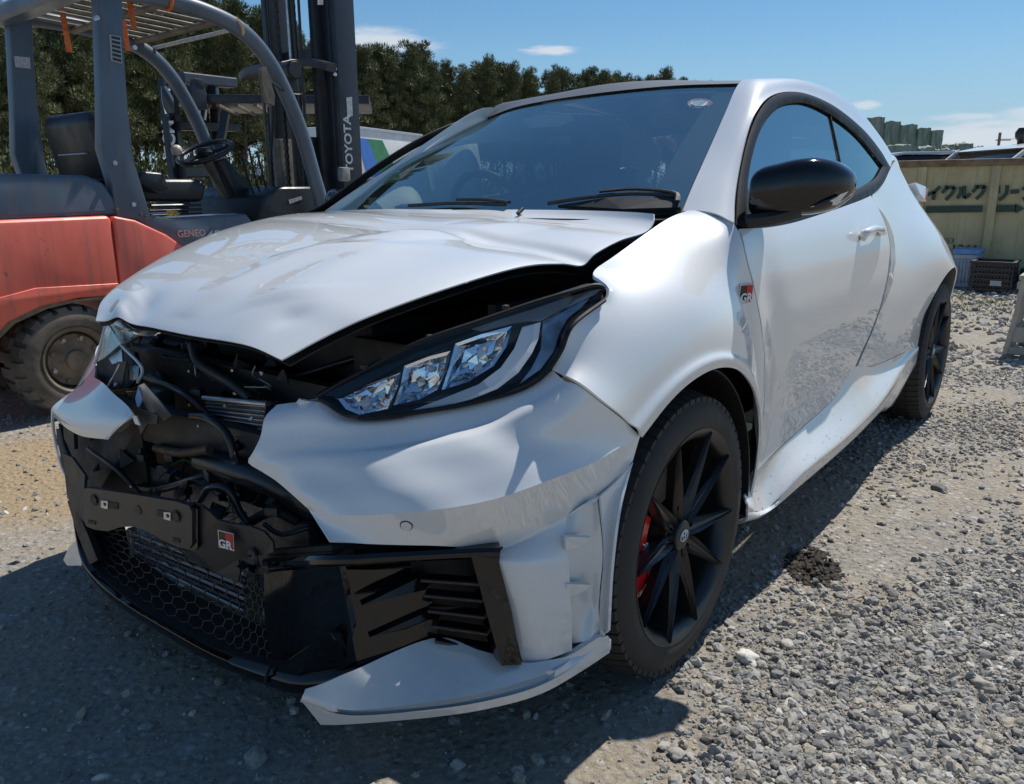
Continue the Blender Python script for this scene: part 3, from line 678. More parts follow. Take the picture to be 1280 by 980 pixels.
def seat(y, x=-1.35):
    prof = [(.0, .25, .26), (.14, .27, .25), (.40, .26, .24), (.55, .24, .20), (.66, .17, .13), (.70, .14, .12), (.84, .13, .11), (.88, .09, .09)]
    rows = []
    for h, wd, dp in prof:
        cx = x-.22*h/.88*1.1; cz = .50+h*.92; n = 20
        rows.append([V(cx+dp*.4*math.sin(a), y+wd*math.copysign(abs(math.cos(a))**.7, math.cos(a)), cz) for a in np.linspace(0, 2*PI, n, endpoint=False)])
    G = np.array(rows); 
    skin('seat_backrest', G, SEATM, CAR, 0, cv=True)
    box('seat_cushion', (x+.28, y, .50), (.52, .50, .16), SEATM, CAR, bev=.05)
seat(.36); seat(-.36)
box('rear_bench', (-2.15, 0, .72), (.16, 1.15, .62), SEATM, CAR, rot=roty(R_(-15)), bev=.05)
box('cabin_floor', (-1.45, 0, .32), (2.0, 1.40, .04), DARK, CAR)
# curtain airbag hanging by the far side window
ab = []
for i, x in enumerate(np.linspace(-.50, -1.5, 12)):
    top = 1.02+.27*min(1, (i/5)) if i < 5 else 1.30; lowz = .93+.02*math.sin(i*2.1)
    yy = -.60+.03*math.sin(i*1.7)
    ab.append([V(x, -.60, top), V(x, yy+.05, top*.6+lowz*.4), V(x, yy+.06, top*.3+lowz*.7), V(x, yy+.01, lowz)])
surf('curtain_airbag', ab[:7], CREAM, CAR, 24, 12, .006)
# bonnet, buckled ------------------------------------------------------
hf = [V(.606, -.425, .759), V(.609, -.25, .769), V(.626, -.1, .773), V(.641, .05, .776), V(.661, .22, .784), V(.672, .31, .784), V(.686, .405, .775)]
hfar = [hf[0], V(.54, -.51, .797), V(.44, -.56, .840), V(.289, -.605, .893), V(.103, -.63, .946), V(-.119, -.65, .981), V(-.34, -.65, .992)]
hnear = [hf[-1], Y(412, 419, .455), Y(470, 393, .51), Y(560, 361, .57), Y(650, 335, .605), Y(700, 331, .625), Y(728, 333, .635), Y(745, 318, .645), Y(775, 302, .655), Y(806, 292, .668), Y(817, 280, .668), Y(818, 268, .660)]
hback = [hfar[-1], V(-.28, -.35, 1.002), V(-.255, -.1, 1.004), V(-.25, .15, 1.006), V(-.25, .4, 1.007), V(-.215, .58, 1.006), hnear[-1]]
G = coons(hf, hback, hfar, hnear, 110, 110)
def gs(a, c, s): return math.exp(-((a-c)/s)**2)
def hdisp(u, v, p):
    e = math.sin(PI*min(1, max(0, v)))**.6*math.sin(PI*u)**.7
    p[2] += .030*e*(1-.35*u)
    # pressed feature line that runs from the cowl towards the nose
    c = .60+.16*(1-u)
    p[2] += .006*gs(v, c, .07)*math.sin(PI*u)**.5-.005*gs(v, c+.16, .09)*math.sin(PI*u)
    # knocks: dent behind the broken nose, crease near the middle, folded far corner
    p[2] -= .006*gs(u, .10, .035)*gs(v, .86, .035)
    p[2] += .003*gs(u, .17, .05)*gs(v, .84, .09)
    p[2] += .006*gs(u-.55*(v-.62), .40, .03)*gs(v, .62, .11)
    p[2] -= .004*gs(u-.55*(v-.62), .46, .03)*gs(v, .62, .11)
    p[2] += .018*gs(u, .03, .05)*gs(v, .13, .05)-.013*gs(u, .07, .05)*gs(v, .25, .06)
    p[2] -= .002*gs(u, .25, .12)*gs(v, .45, .12)
    # sharp folds: pressed-steel buckles with straight arrises
    def fold(d, wd, h): return h*max(0., 1-(math.sqrt(d*d+.00006)/wd))
    p[2] += fold((v-(.56+.34*(u-.30)))*1.0, .085, .011)*math.sin(PI*min(1, max(0, (u-.05)/.85)))**.5
    p[2] += fold(u-(.165+.50*(v-.74)), .055, .007)*gs(v, .76, .10)
    p[2] += fold(u-(.10-.35*(v-.16)), .060, .012)*gs(v, .16, .10)
    p[2] -= fold(u-(.52+.25*(v-.60)), .035, .004)*gs(v, .62, .09)
    e1 = min(1, u/.05)*min(1, (1-v)/.04)*min(1, v/.04)
    p[2] += .0010*noise.noise(Vector((u*7, v*6, 4)))*e1*(1-u)
    return p
G = dispG(G, hdisp); HOODG = G
o = skin('bonnet', G, WHITE, CAR, .003, flip=False)
# folded hem + inner skin of the bonnet
G2 = HOODG.copy(); G2[..., 2] -= .022
G2 = G2[2:-1, 1:-1]; skin('bonnet_inner_panel', G2, DARK, CAR, .003)

# front bumper cover, near part (torn off at its inner edge) ------------
def adj(y):
    return float(np.interp(y, [.30, .34, .42, .46, .54, .60, .66, .70, .75, .80, .84, .87, .9], [.30, .345, .465, .52, .62, .69, .755, .79, .826, .848, .864, .872, .9]))
def BY(px, py, y, k=1.): return Y(px, py, y+k*(adj(y)-y))
def PY(s): return [Y(*[float(v) for v in p.split(',')]) for p in s.split('|')]
lampl = PY('346,506,.375|370,503,.405|400,503,.445|432,521,.490|480,523,.545|540,514,.615|600,501,.675|650,487,.733|691,463,.779')
ledge = PY('316,566,.372|345,564,.405|382,562,.450|440,561,.528|500,555,.596|560,544,.662|610,529,.708|657,507,.760|706,477,.805')
crease = PY('386,637,.480|410,643,.528|462,644,.604|538,638,.702|614,625,.774|682,602,.826|742,578,.860|780,556,.873|800,545,.873')
botl = PY('411,676,.545|462,680,.600|540,682,.680|628,683,.750|690,655,.803|745,622,.846|775,596,.864|791,576,.874')
left_a = PY('346,506,.375|331,522,.377|326,545,.377|316,566,.372'); left_b = PY('316,566,.372|310,578,.364|328,590,.385|345,601,.410|365,618,.445|386,637,.480')
seam_b = PY('706,477,.805|722,481,.828|748,501,.853|779,525,.866|800,545,.873'); seam_b[-1] = crease[-1]; 
GA = coons(lampl, ledge, left_a, [lampl[-1], ledge[-1]], 14, 80)
GA = dispG(GA, lambda u, v, p: p+V(.6, .5, -.6)*(-.008*math.sin(PI*u)*math.sin(PI*v)))
GB = coons(ledge, crease, left_b, seam_b, 30, 80)
GB = dispG(GB, lambda u, v, p: p+V(.5, .6, .3)*(.010*math.sin(PI*u)*math.sin(PI*v)))
GC = coons(crease, botl, [crease[0], Y(398, 656, .512), botl[0]], [crease[-1], botl[-1]], 14, 80)
G1 = np.concatenate([GA, GB[1:]]); G1 = np.stack([cr(G1[:, j], 60) for j in range(80)], 1)
# ease the ledge so that it rolls over instead of folding
for _ in range(3): G1[2:-2] = G1[2:-2]*.5+(G1[1:-3]+G1[3:-1])*.25
skin('front_bumper', G1, WHITE, CAR, .005, flip=False, ang=60); BUMPG = GC
def P2(p):
    d = p-CAMP; z = d@FW; return 640+FPX*(d@RT)/z, 490-FPX*(d@UP)/z
pj = np.array([P2(p) for p in GC[-1]]); jA = int(np.argmin(abs(pj[:, 0]-628))); jB = int(np.argmin(abs(pj[:, 0]-711)))
L_ = [PY('622,704,.757|652,704,.790|684,704,.815|709,704,.835'), PY('638,765,.770|662,765,.800|690,762,.825|712,758,.842'), PY('654,832,.785|674,828,.808|694,821,.828|713,814,.842')]
L_ = [ac(q, jB-jA+1) for q in L_]; cols = []
for k in range(jB-jA+1):
    q = cr([GC[-5, jA+k], GC[-1, jA+k], L_[0][k], L_[1][k], L_[2][k]], 49)[12:]; q[0] = GC[-1, jA+k]; cols.append(q)
GL = np.stack(cols, 1)
me1, me2 = grid_mesh('front_bumper', GC), grid_mesh('front_bumper', GL); bm = bmesh.new(); bm.from_mesh(me1); bm.from_mesh(me2); bmesh.ops.remove_doubles(bm, verts=bm.verts, dist=.0008); bm.normal_update()
ob = bm_obj('front_bumper', bm, WHITE, CAR, True)
s_ = ob.modifiers.new('s', 'SOLIDIFY'); s_.thickness = .005; s_.offset = -1; e_ = ob.modifiers.new('e', 'EDGE_SPLIT'); e_.split_angle = R_(50)
lc3 = [GL[0, -1], L_[0][-1], L_[1][-1], L_[2][-1]]
fl = ac(left_a+left_b[1:]+[Y(398, 656, .512), botl[0]], 40)
# vent channel ahead of the wheel, its walls and the outer strip
OS0 = [BY(748, 620, .812), BY(754, 690, .838), BY(750, 750, .842), BY(748, 794, .843)]
ch = [[p+V(-.022, -.018, 0) for p in lc3],
      [BY(740, 624, .800)+V(-.02, -.015, 0), BY(736, 700, .812)+V(-.02, -.015, 0), BY(737, 755, .820)+V(-.02, -.015, 0), BY(735, 800, .822)],
      [p+V(-.003, -.003, 0) for p in OS0]]
G = tens(ch, 14, 30); skin('front_bumper_vent_channel', G, WHITE, CAR, .004)
skin('front_bumper_vent_channel', tens([lc3, ch[0]], 4, 30), WHITE, CAR, .003)
os_ = [[BY(748, 620, .812), BY(754, 690, .838), BY(750, 750, .842), BY(748, 794, .843)],
       [BY(770, 600, .838), BY(764, 680, .862), BY(759, 740, .868), BY(757, 792, .868)],
       [BY(791, 578, .874), BY(776, 640, .886), BY(767, 715, .890), BY(763, 788, .892)]]
skin('front_bumper', tens(os_, 16, 30), WHITE, CAR, .005)
up_ = [[lc3[0], lc3[0]+V(-.02, -.015, .002)], [BY(730, 630, .790), BY(726, 637, .785)+V(-.02, -.015, 0)], [BY(748, 620, .812), BY(742, 628, .802)]]
skin('front_bumper', tens(up_, 10, 4), WHITE, CAR, .003)
for yy in (677, 736):
    P = [BY(708, yy-6, .783), BY(739, yy-5, .822), BY(733, yy+2, .812), BY(708, yy+12, .770)]
    plate('vent_fin', P, .007, WHITE, CAR, nrm=V(.2, .2, 1))
# return flange of the torn inner edge
skin('front_bumper_return', np.stack([fl, fl+V(-.018, -.012, -.004)]), WHITE, CAR, .002)
# parking sensor
def onG(G, px, py):
    """spot and outward normal of a panel under a photo pixel"""
    dr = raydir(px, py); P = G.reshape(-1, 3); t = (P-CAMP)@dr; dist = np.linalg.norm(P-CAMP-t[:, None]*dr, axis=1); k = int(np.argmin(dist)); i, j = divmod(k, G.shape[1])
    i0, i1, j0, j1 = max(i-1, 0), min(i+1, G.shape[0]-1), max(j-1, 0), min(j+1, G.shape[1]-1)
    n = np.cross(G[i1, j]-G[i0, j], G[i, j1]-G[i, j0]); n /= np.linalg.norm(n); n = n if n@(CAMP-G[i, j]) > 0 else -n
    p = CAMP+dr*((G[i, j]-CAMP)@n/(dr@n)); return p, n
c, nn = onG(BUMPG, 508, 657)
tube('parking_sensor', [c-nn*.01, c+nn*.0022], .0095, WHITE, CAR, 20)
tube('parking_sensor_ring', [c-nn*.01, c+nn*.0008], .0112, MATTE, CAR, 20)
# chipped clip at the inner lamp corner
plate('broken_clip', [Y(372, 505, .42), Y(376, 500, .425), Y(388, 502, .43), Y(400, 499, .43), Y(404, 506, .43), Y(390, 511, .425), Y(378, 509, .42)], .006, WHITE, CAR)

# far piece of the bumper cover --------------------------------------------
fb = [
 [X(118, 472, .60), X(92, 488, .625), X(66, 508, .66), X(65, 518, .665)],
 [X(128, 478, .645), X(104, 500, .67), X(82, 522, .695), X(80, 533, .695)],
 [X(142, 492, .67), X(122, 513, .70), X(104, 533, .715), X(102, 545, .712)],
 [X(158, 506, .69), X(150, 522, .71), X(136, 538, .72), X(131, 549, .72)],
 [X(166, 517, .70), X(158, 526, .71), X(146, 537, .715), X(134, 550, .72)],
]
skin('front_bumper', tens(fb, 24, 16), WHITE, CAR, .005, flip=True)
# its edge runs back round the hidden far corner
fo = [[V(.20, -.875, .62), V(.22, -.885, .55), V(.22, -.885, .48)], [V(.42, -.80, .64), V(.46, -.82, .54), V(.46, -.80, .47)], [fb[0][0], fb[0][1], fb[0][2]]]
skin('front_bumper', tens(fo, 20, 10), WHITE, CAR, .005, flip=True)
# thin white edge following the black intake down from the corner
tube('intake_edge', [X(66, 512, .662), X(66, 530, .66), X(70, 555, .66), X(78, 585, .66), X(86, 600, .67)], .004, WHITE, CAR, 6, 12)
# far lower corner
P = [X(79, 700, .70), X(86, 684, .70), X(98, 672, .70), X(102, 690, .71), X(102, 707, .72), X(84, 707, .71)]
plate('front_splitter_corner', P, .02, WHITE, CAR)
far_low = [[X(98, 672, .66)+V(-.02, 0, 0), X(100, 705, .68)], [V(.50, -.70, .26), V(.52, -.72, .16)], [V(.30, -.86, .25), V(.32, -.87, .18)]]
skin('front_bumper', tens(far_low, 12, 4), WHITE, CAR, .005, flip=True)
plate('towing_eye_cover', [X(79, 534, .66), X(92, 540, .66), X(93, 562, .66), X(84, 556, .66), X(80, 548, .66)], .01, DUSTY, CAR)

# white splitter blade, near corner -------------------------------------------
sp = [
 # inner-top line, top edge front, lower edge front
 [BY(383, 862, .465), BY(379, 868, .465), BY(381, 872, .465), BY(403, 900, .480)],
 [BY(440, 838, .500), BY(440, 884, .515), BY(440, 888, .516), BY(442, 899, .516)],
 [BY(543, 801, .560), BY(540, 876, .610), BY(540, 880, .612), BY(542, 890, .612)],
 [BY(600, 817, .630), BY(610, 866, .680), BY(610, 869, .682), BY(612, 879, .682)],
 [BY(655, 834, .700), BY(672, 849, .745), BY(672, 852, .748), BY(673, 862, .748)],
 [BY(700, 820, .755), BY(722, 821, .800), BY(722, 824, .804), BY(722, 835, .804)],
 [BY(745, 791, .842), BY(755, 793, .862), BY(757, 798, .866), BY(757, 812, .866)],
]
skin('front_splitter', tens(sp, 50, 20), WHITE, CAR, .012, ang=40)
tube('splitter_edge', [Y(757, 797, .866), Y(760, 800, .872), Y(760, 810, .872), Y(756, 814, .866)], .006, WHITE, CAR, 8)

# intake surround, near side ----------------------------------------------------
bar('intake_bar', [X(338, 702, .66), BY(420, 698, .478), BY(500, 693, .545), BY(600, 688, .64), BY(624, 688, .664)], .035, .020, GLOSS, CAR, bev=.006, sn=16)
bar('intake_bar', [X(340, 690, .63), BY(420, 684, .46), BY(500, 684, .53), BY(600, 684, .62)], .02, .012, DARK, CAR, bev=.003)
P = [BY(588, 692, .640), BY(626, 684, .672), BY(624, 704, .672), BY(640, 766, .690), BY(652, 831, .708), BY(627, 832, .690), BY(612, 780, .668), BY(600, 735, .652)]
plate('intake_frame', P, .045, GLOSS, CAR)
# recess back wall, louvres
skin('intake_recess', tens([[Y(420, 700, .45), Y(600, 690, .62), Y(650, 700, .66)], [Y(435, 845, .46), Y(560, 835, .56), Y(665, 835, .68)]], 6, 12), DARK, CAR, .006)
skin('intake_recess', tens([[Y(514, 700, .615), Y(606, 696, .700), Y(626, 690, .73)], [Y(520, 830, .61), Y(628, 834, .705), Y(652, 834, .75)]], 6, 8), DARK, CAR, .004)
for k in range(5):
    t = k/4
    a = BY(527+8*t, 722+19*t*3.8, .565); b = BY(597+20*t, 722+24*t*4.0, .640)
    a = BY(528+4*k, 722+19*k, .565); b = BY(600+6*k, 727+21*k, .645)
    bar('louvre', [a, b], .026, .007, GLOSS, CAR, bev=.0015)
# glossy faceted cheek with two darts
skin('intake_cheek', tens([[BY(424, 712, .474), BY(480, 712, .505), BY(530, 708, .545)], [BY(436, 775, .486), BY(490, 765, .520), BY(540, 752, .555)], [BY(447, 832, .500), BY(500, 818, .535), BY(548, 798, .562)]], 12, 16), GLOSS, CAR, .010)
for a_, b_, c_ in (((452, 757), (528, 720), (540, 727)), ((462, 797), (545, 760), (552, 768))):
    plate('cheek_dart', [BY(*a_, .512), BY(*b_, .565), BY(*c_, .566), BY(c_[0]-8, c_[1]+10, .555)], .012, GLOSS, CAR)
# inner cheek with the blade that carries the black lip round the corner
ck = [[X(330, 735, .70), BY(425, 724, .478)], [X(330, 780, .70), Y(436, 775, .485)], [X(338, 838, .712), Y(447, 822, .500)]]
skin('inner_cheek', tens([[X(330, 716, .712), X(372, 712, .695), BY(424, 706, .492)], [X(332, 785, .708), X(380, 780, .685), BY(437, 775, .492)], [X(345, 842, .70), X(395, 838, .68), BY(447, 826, .492)]], 12, 16), GLOSS, CAR, .012)
plate('lip_blade', [X(342, 838, .722), X(412, 790, .712), X(424, 792, .706), X(443, 826, .676), X(438, 832, .682), X(372, 846, .716)], .006, GLOSS, CAR)
# black lip under the whole nose
lt = [X(98, 655, .68), X(104, 682, .70), X(118, 712, .715), X(150, 742, .722), X(200, 776, .728), X(270, 812, .726), X(335, 834, .72), X(372, 844, .715), X(420, 838, .69), X(446, 826, .66)]
lm = [X(88, 628, .69), X(98, 690, .715), X(112, 718, .728), X(146, 750, .735), X(200, 784, .742), X(268, 822, .740), X(334, 848, .732), X(374, 857, .725), X(420, 851, .70), X(447, 836, .665)]
lb = [V(.0, 0, -.022)+p for p in lm]
for i_, p in enumerate(lb): p[0] -= .006
lu = [p+V(-.12, 0, 0) for p in lb]
G = np.stack([ac(lt, 60), ac(lt, 60)*.12+ac(lm, 60)*.88+V(0, 0, .004), ac(lm, 60), ac(lb, 60), ac(lu, 60)])
skin('front_lip', G, GLOSS, CAR, .004, flip=False, ang=50)
bm = bmesh.new(); b_tube(bm, [X(338, 832, .722), X(334, 842, .735), X(332, 854, .735)], .0035, 6); bm_obj('lip_joint', bm, DARK, CAR)
# left end blade of the lip
plate('lip_end_blade', [X(84, 626, .70), X(92, 628, .70), X(108, 664, .70), X(122, 700, .71), X(112, 706, .715), X(98, 672, .705)], .015, MATTE, CAR)
# lower floor of the intake
lf = [p+V(-.10, 0, .012) for p in lt]
skin('intake_floor', np.stack([ac(lt, 40), ac(lf, 40)]), DARK, CAR, .004)

# hexagonal mesh ---------------------------------------------------------------
def gridpt(a, b):
    """a 0..1 across (far->near), b 0..1 top->bottom on the slanted intake mesh"""
    T = [X(118, 655, .66), X(200, 668, .665), X(300, 700, .665), X(336, 735, .66)]
    B = [X(112, 700, .70), X(190, 762, .715), X(275, 805, .715), X(338, 836, .71)]
    t = cr(T, 101)[int(round(a*100))]; q = cr(B, 101)[int(round(a*100))]
    return t*(1-b)+q*b+V(-.012*math.sin(PI*b), 0, 0)
bm = bmesh.new(); nx, ny = 17, 9
def hexp(i, j):
    cx = (i+.5*(j % 2)); return cx
R = .56
seen = set()
for j in range(-1, ny+1):
    for i in range(-1, nx+1):
        cx, cy = i+.5*(j % 2), j
        vs = [(cx+R*math.sin(PI/3*k)*1.0, cy*.86+R*math.cos(PI/3*k)*1.02) for k in range(6)]
        for k in range(6):
            a, b = vs[k], vs[(k+1) % 6]; key = tuple(sorted([(round(a[0], 1), round(a[1], 1)), (round(b[0], 1), round(b[1], 1))]))
            if key in seen: continue
            seen.add(key)
            q = [(p[0]/nx, p[1]/(ny*.86)) for p in (a, b)]
            if any(x < 0 or x > 1 or y < 0 or y > 1 for x, y in q): continue
            b_tube(bm, [gridpt(*q[0]), gridpt(*q[1])], .0016, 4)
o = bm_obj('grille_mesh', bm, MATTE, CAR); o['kind'] = 'stuff'
# cooler core with fins behind the mesh
co = box('cooler', V(.585, .02, .335), (.03, .62, .16), FINM, CAR)
for k in range(7):
    t = k/6
    a = X(166+2*t, 667+30*t, .615); b = X(310-4*t, 718+45*t, .615)
    bar('cooler_tube', [a, b], .012, .0085, SILVER if k % 2 == 0 else FINM, CAR, bev=.002)
bar('cooler_end', [X(165, 660, .62), X(168, 702, .62)], .02, .012, SILVER, CAR, bev=.002)

# number plate bracket, bent panels, emblem ----------------------------------------
BR = mat('plate_bracket_plastic', (.022, .022, .023), .42, col2=(.032, .031, .03), vscale=18, bump=.05, bscale=300)
bx = .765
outl = [(105, 611), (110, 610), (160, 617), (220, 627), (236, 632), (240, 640), (240, 680), (236, 686), (222, 684), (205, 676), (185, 664), (166, 658), (150, 659), (135, 664), (118, 662), (108, 658), (104, 650)]
def BX(px, py, d=0.): return X(px, py, bx-(px-105)*.00012+d)
plate('licence_plate_bracket', [BX(*p) for p in outl], .012, BR, CAR)
def disc(name, px, py, r, mt, d=.0, par=CAR, th=.003, n=16, sq=1.):
    c = BX(px, py, d); P = [c+V(-.1*r*math.cos(a), r*math.cos(a)*sq, r*math.sin(a)) for a in np.linspace(0, 2*PI, n, endpoint=False)]
    return plate(name, P, th, mt, par, nrm=V(1, 0, 0))
for px, py in ((117.5, 625), (220, 645.5)):
    disc('bracket_hole', px, py, .0135, DARK, .002); disc('bracket_bolt', px, py, .008, MATTE, .004)
disc('bracket_boss', 172, 638, .0105, DUSTY, .002)
for (x0, y0, x1, y1) in ((134, 627, 147, 636), (196, 637, 206, 646), (110, 650, 119, 655), (216, 672, 224, 678)):
    plate('bracket_slot', [BX(x0, y0, .0015), BX(x1, y0+2, .0015), BX(x1, y1+1, .0015), BX(x0, y1-1, .0015)], .002, DARK, CAR, nrm=V(1, 0, 0))
for px, py in ((130.5, 630.5), (209, 645)):
    P = [BX(px-4.5, py-5, .003), BX(px+4, py-4, .003), BX(px+4, py+6, .003), BX(px-4.5, py+4, .003)]
    plate('clip_nut', P, .003, SILVER, CAR, nrm=V(1, 0, 0)); disc('clip_nut_hole', px, py, .004, DARK, .0042, th=.001, n=8)
plate('bracket_lug', [BX(238, 632, -.003), BX(247, 637, -.008), BX(247, 684, -.008), BX(243, 689, -.006), BX(232, 686, -.004)], .02, GLOSS, CAR)
# far side broken skirt
plate('torn_bumper_skirt', [X(78, 566, .70), X(90, 572, .705), X(106, 594, .72), X(105, 610, .74), X(104, 652, .75), X(84, 622, .70)], .006, DUSTY, CAR)
rw = [X(76, 530, .645), X(82, 560, .66), X(96, 585, .67), X(108, 598, .68)]
tube('torn_bumper_rim', rw, .006, MATTE, CAR, 6, 10)
# near side broken panel carrying the emblem
em = [X(240, 628, .735), X(252, 632, .735), X(262, 640, .73), X(272, 650, .725), X(290, 655, .72), X(312, 658, .712), X(330, 665, .705), X(341, 678, .70), X(342, 690, .70), X(330, 694, .70), X(318, 694, .70), X(298, 700, .70), X(300, 716, .70), X(297, 728, .70), X(270, 716, .712), X(240, 700, .725), X(228, 692, .73), X(240, 686, .735)]
plate('grille_panel', em, .005, BR, CAR)
def emblem(c, xd, yd, s, par):
    """square badge: black / red upper half, white letters below"""
    xd = Vector(xd).normalized(); yd = Vector(yd); yd = (yd-xd*yd.dot(xd)).normalized(); zd = xd.cross(yd); c = Vector([float(q) for q in c])
    def q(x0, y0, x1, y1, th, mt, nm, off):
        P = [c+xd*x*s+yd*y*s+zd*off for x, y in ((x0, y0), (x1, y0), (x1, y1), (x0, y1))]; return plate(nm, [tuple(p) for p in P], th, mt, par, nrm=tuple(zd))
    q(-.56, -.56, .56, .56, .003, SILVER, 'badge', .002)
    q(-.5, -.5, .5, .5, .001, GLOSS, 'badge_field', .0026); q(0, 0, .5, .5, .001, RED, 'badge_field', .0031); q(.08, -.5, .5, 0, .001, RED, 'badge_field', .0030)
    text('badge_letters', 'GR', s*.72, tuple(c+xd*(-.5*s)+yd*(-.46*s)+zd*.0042), xd, yd, WPRINT, par, .0004, s*.02)
e0 = X(285, 674.5, .7255); ex = X(297, 677.5, .719)-X(273, 671.5, .732); ey = V(.02, 0, 1)
emblem(e0+V(.003, 0, 0), ex, ey, .033, CAR)
# crumpled shards at the end of that panel
rnd = random.Random(3)
def shard(px, py, x, s, mt, name='torn_plastic', squash=.5):
    c = X(px, py, x); n = rnd.randint(5, 7); P = []
    for k in range(n):
        a = 2*PI*k/n+rnd.uniform(-.3, .3); r = s*rnd.uniform(.5, 1.1); P.append(c+V(rnd.uniform(-.5, .5)*s, r*math.cos(a), r*math.sin(a)*rnd.uniform(squash, 1)))
    return plate(name, P, .003, mt, CAR)
for k in range(9): shard(rnd.uniform(305, 340), rnd.uniform(680, 735), rnd.uniform(.695, .715), rnd.uniform(.012, .024), [GLOSS, DUSTY, BR][k % 3])

# ---------------------------------------------------------------- engine bay
box('radiator_support', V(.47, -.05, .46), (.03, 1.0, .42), DARK, CAR)
for s in (1, -1): box('inner_wing', V(-.02, s*.56, .66), (.62, .02, .36), DARK, CAR)
box('engine_cover', V(.15, .0, .72), (.45, .60, .14), DARK, CAR, bev=.03)
box('bay_light_block', V(.22, .40, .66), (.34, .30, .20), DARK, CAR, bev=.01)  # added unseen box; keeps sun from leaking through the bay onto the splitter
box('crash_beam', V(.575, 0, .53), (.05, .84, .09), DUSTY, CAR, rot=rotz(.06), bev=.012)
# visible cooling core, upper right
P = [X(258, 500, .56), X(333, 505, .56), X(322, 575, .56), X(262, 556, .56)]
plate('radiator_core', P, .03, FINM, CAR)
for k in range(12):
    t = k/11; bar('radiator_fin', [X(258+2*t, 503+50*t, .564), X(333-8*t, 508+64*t, .564)], .006, .0022, SILVER, CAR, bev=.0005)
bar('radiator_rail', [X(255, 497, .57), X(335, 505, .57)], .014, .010, SILVER, CAR, bev=.003)
box('bay_gap_panel', V(.40, -.56, .44), (.03, .50, .46), DARK, CAR)  # added dark panel; closes the see-through hole at the bay's far side
plate('dark_gap_sheet', [X(70, 536, .60), X(175, 530, .62), X(190, 640, .60), X(108, 640, .66), X(84, 606, .64), X(72, 560, .61)], .03, DARK, CAR)  # added dark sheet standing in for the blackness behind the torn skirt
HOSE = mat('rubber_hose', (.012, .014, .017), .3, var=.3, vscale=20)
BRN = mat('rusty_bracket', (.10, .06, .04), .6, metal=.3, var=.5, vscale=25)
for pts, r, mt in (
  ([(255, 575, .60), (300, 590, .61), (350, 607, .60), (395, 640, .56)], .030, HOSE),
  ([(180, 470, .55), (230, 492, .58), (262, 520, .58), (300, 560, .60)], .007, HOSE),
  ([(240, 520, .60), (262, 524, .62), (285, 545, .62), (297, 590, .62), (300, 625, .62)], .009, HOSE),
  ([(150, 600, .60), (190, 612, .62), (240, 600, .64), (262, 590, .62)], .010, HOSE),
  ([(110, 560, .62), (150, 590, .64), (200, 640, .66), (235, 620, .66)], .006, HOSE),
  ([(250, 625, .67), (262, 610, .68), (285, 612, .67), (300, 640, .66), (310, 655, .66)], .008, HOSE),
  ([(240, 432, .45), (250, 455, .5), (290, 480, .52), (315, 500, .54)], .012, DUSTY),
  ([(200, 420, .40), (195, 450, .45), (205, 480, .5)], .010, DUSTY),
  ([(265, 455, .45), (300, 470, .46), (340, 478, .46)], .010, BRN),
  ([(195, 560, .62), (225, 566, .63), (262, 562, .63)], .010, BRN),
  ([(330, 655, .66), (352, 668, .65), (385, 660, .62), (396, 662, .60)], .005, HOSE),
  ([(300, 660, .66), (340, 640, .63), (372, 652, .60)], .010, DARK),
  ([(170, 430, .42), (160, 470, .46)], .006, SILVER),
  ([(243, 440, .46), (246, 470, .50)], .004, SILVER),
  ([(350, 480, .42), (400, 462, .40), (470, 440, .36)], .008, HOSE),
  ([(410, 455, .30), (430, 430, .28), (520, 400, .22)], .006, HOSE)):
    tube('hose' if mt is not BRN and mt is not SILVER else 'bracket', [X(*p) for p in pts], r, mt, CAR, 10, 18)
for px, py, x, s, mt in ((215, 600, .64, .035, GLOSS), (230, 612, .655, .03, HOSE), (205, 585, .62, .03, DUSTY), (270, 640, .66, .03, DARK), (150, 575, .64, .04, DARK), (175, 560, .60, .045, DARK), (265, 470, .50, .03, DUSTY), (300, 455, .48, .03, DARK), (225, 455, .46, .035, DARK), (190, 440, .42, .03, DUSTY), (320, 490, .52, .025, DUSTY), (255, 600, .64, .03, DUSTY), (140, 540, .60, .04, DARK), (120, 585, .66, .02, DUSTY), (340, 625, .62, .035, DARK), (290, 620, .64, .025, GLOSS), (355, 470, .5, .03, DARK)):
    shard(px, py, x, s, mt)
for k in range(26):
    shard(rnd.uniform(130, 345), rnd.uniform(425, 500), rnd.uniform(.36, .50), rnd.uniform(.012, .035), [DARK, DUSTY, DARK, HOSE][k % 4], 'engine_bay_debris')
for k in range(24):
    shard(rnd.uniform(110, 370), rnd.uniform(540, 655), rnd.uniform(.56, .64), rnd.uniform(.012, .035), [DARK, DUSTY, GLOSS, HOSE][k % 4], 'engine_bay_debris')
rnd2 = random.Random(11)
for k in range(16):
    a = (rnd2.uniform(140, 340), rnd2.uniform(430, 640)); q = [a, (a[0]+rnd2.uniform(-40, 40), a[1]+rnd2.uniform(-15, 35)), (a[0]+rnd2.uniform(-60, 60), a[1]+rnd2.uniform(0, 60))]
    xx = .45+.17*(a[1]-430)/210
    tube('cable', [X(p[0], p[1], xx+rnd2.uniform(-.02, .04)) for p in q], rnd2.uniform(.002, .004), [HOSE, DUSTY, DARK][k % 3], CAR, 5, 12)
WC = [mat('wire_'+n_, c_, .45) for n_, c_ in (('blue', (.04, .10, .30)), ('yellow', (.45, .32, .04)), ('grey', (.25, .25, .25)), ('green', (.04, .16, .07)))]
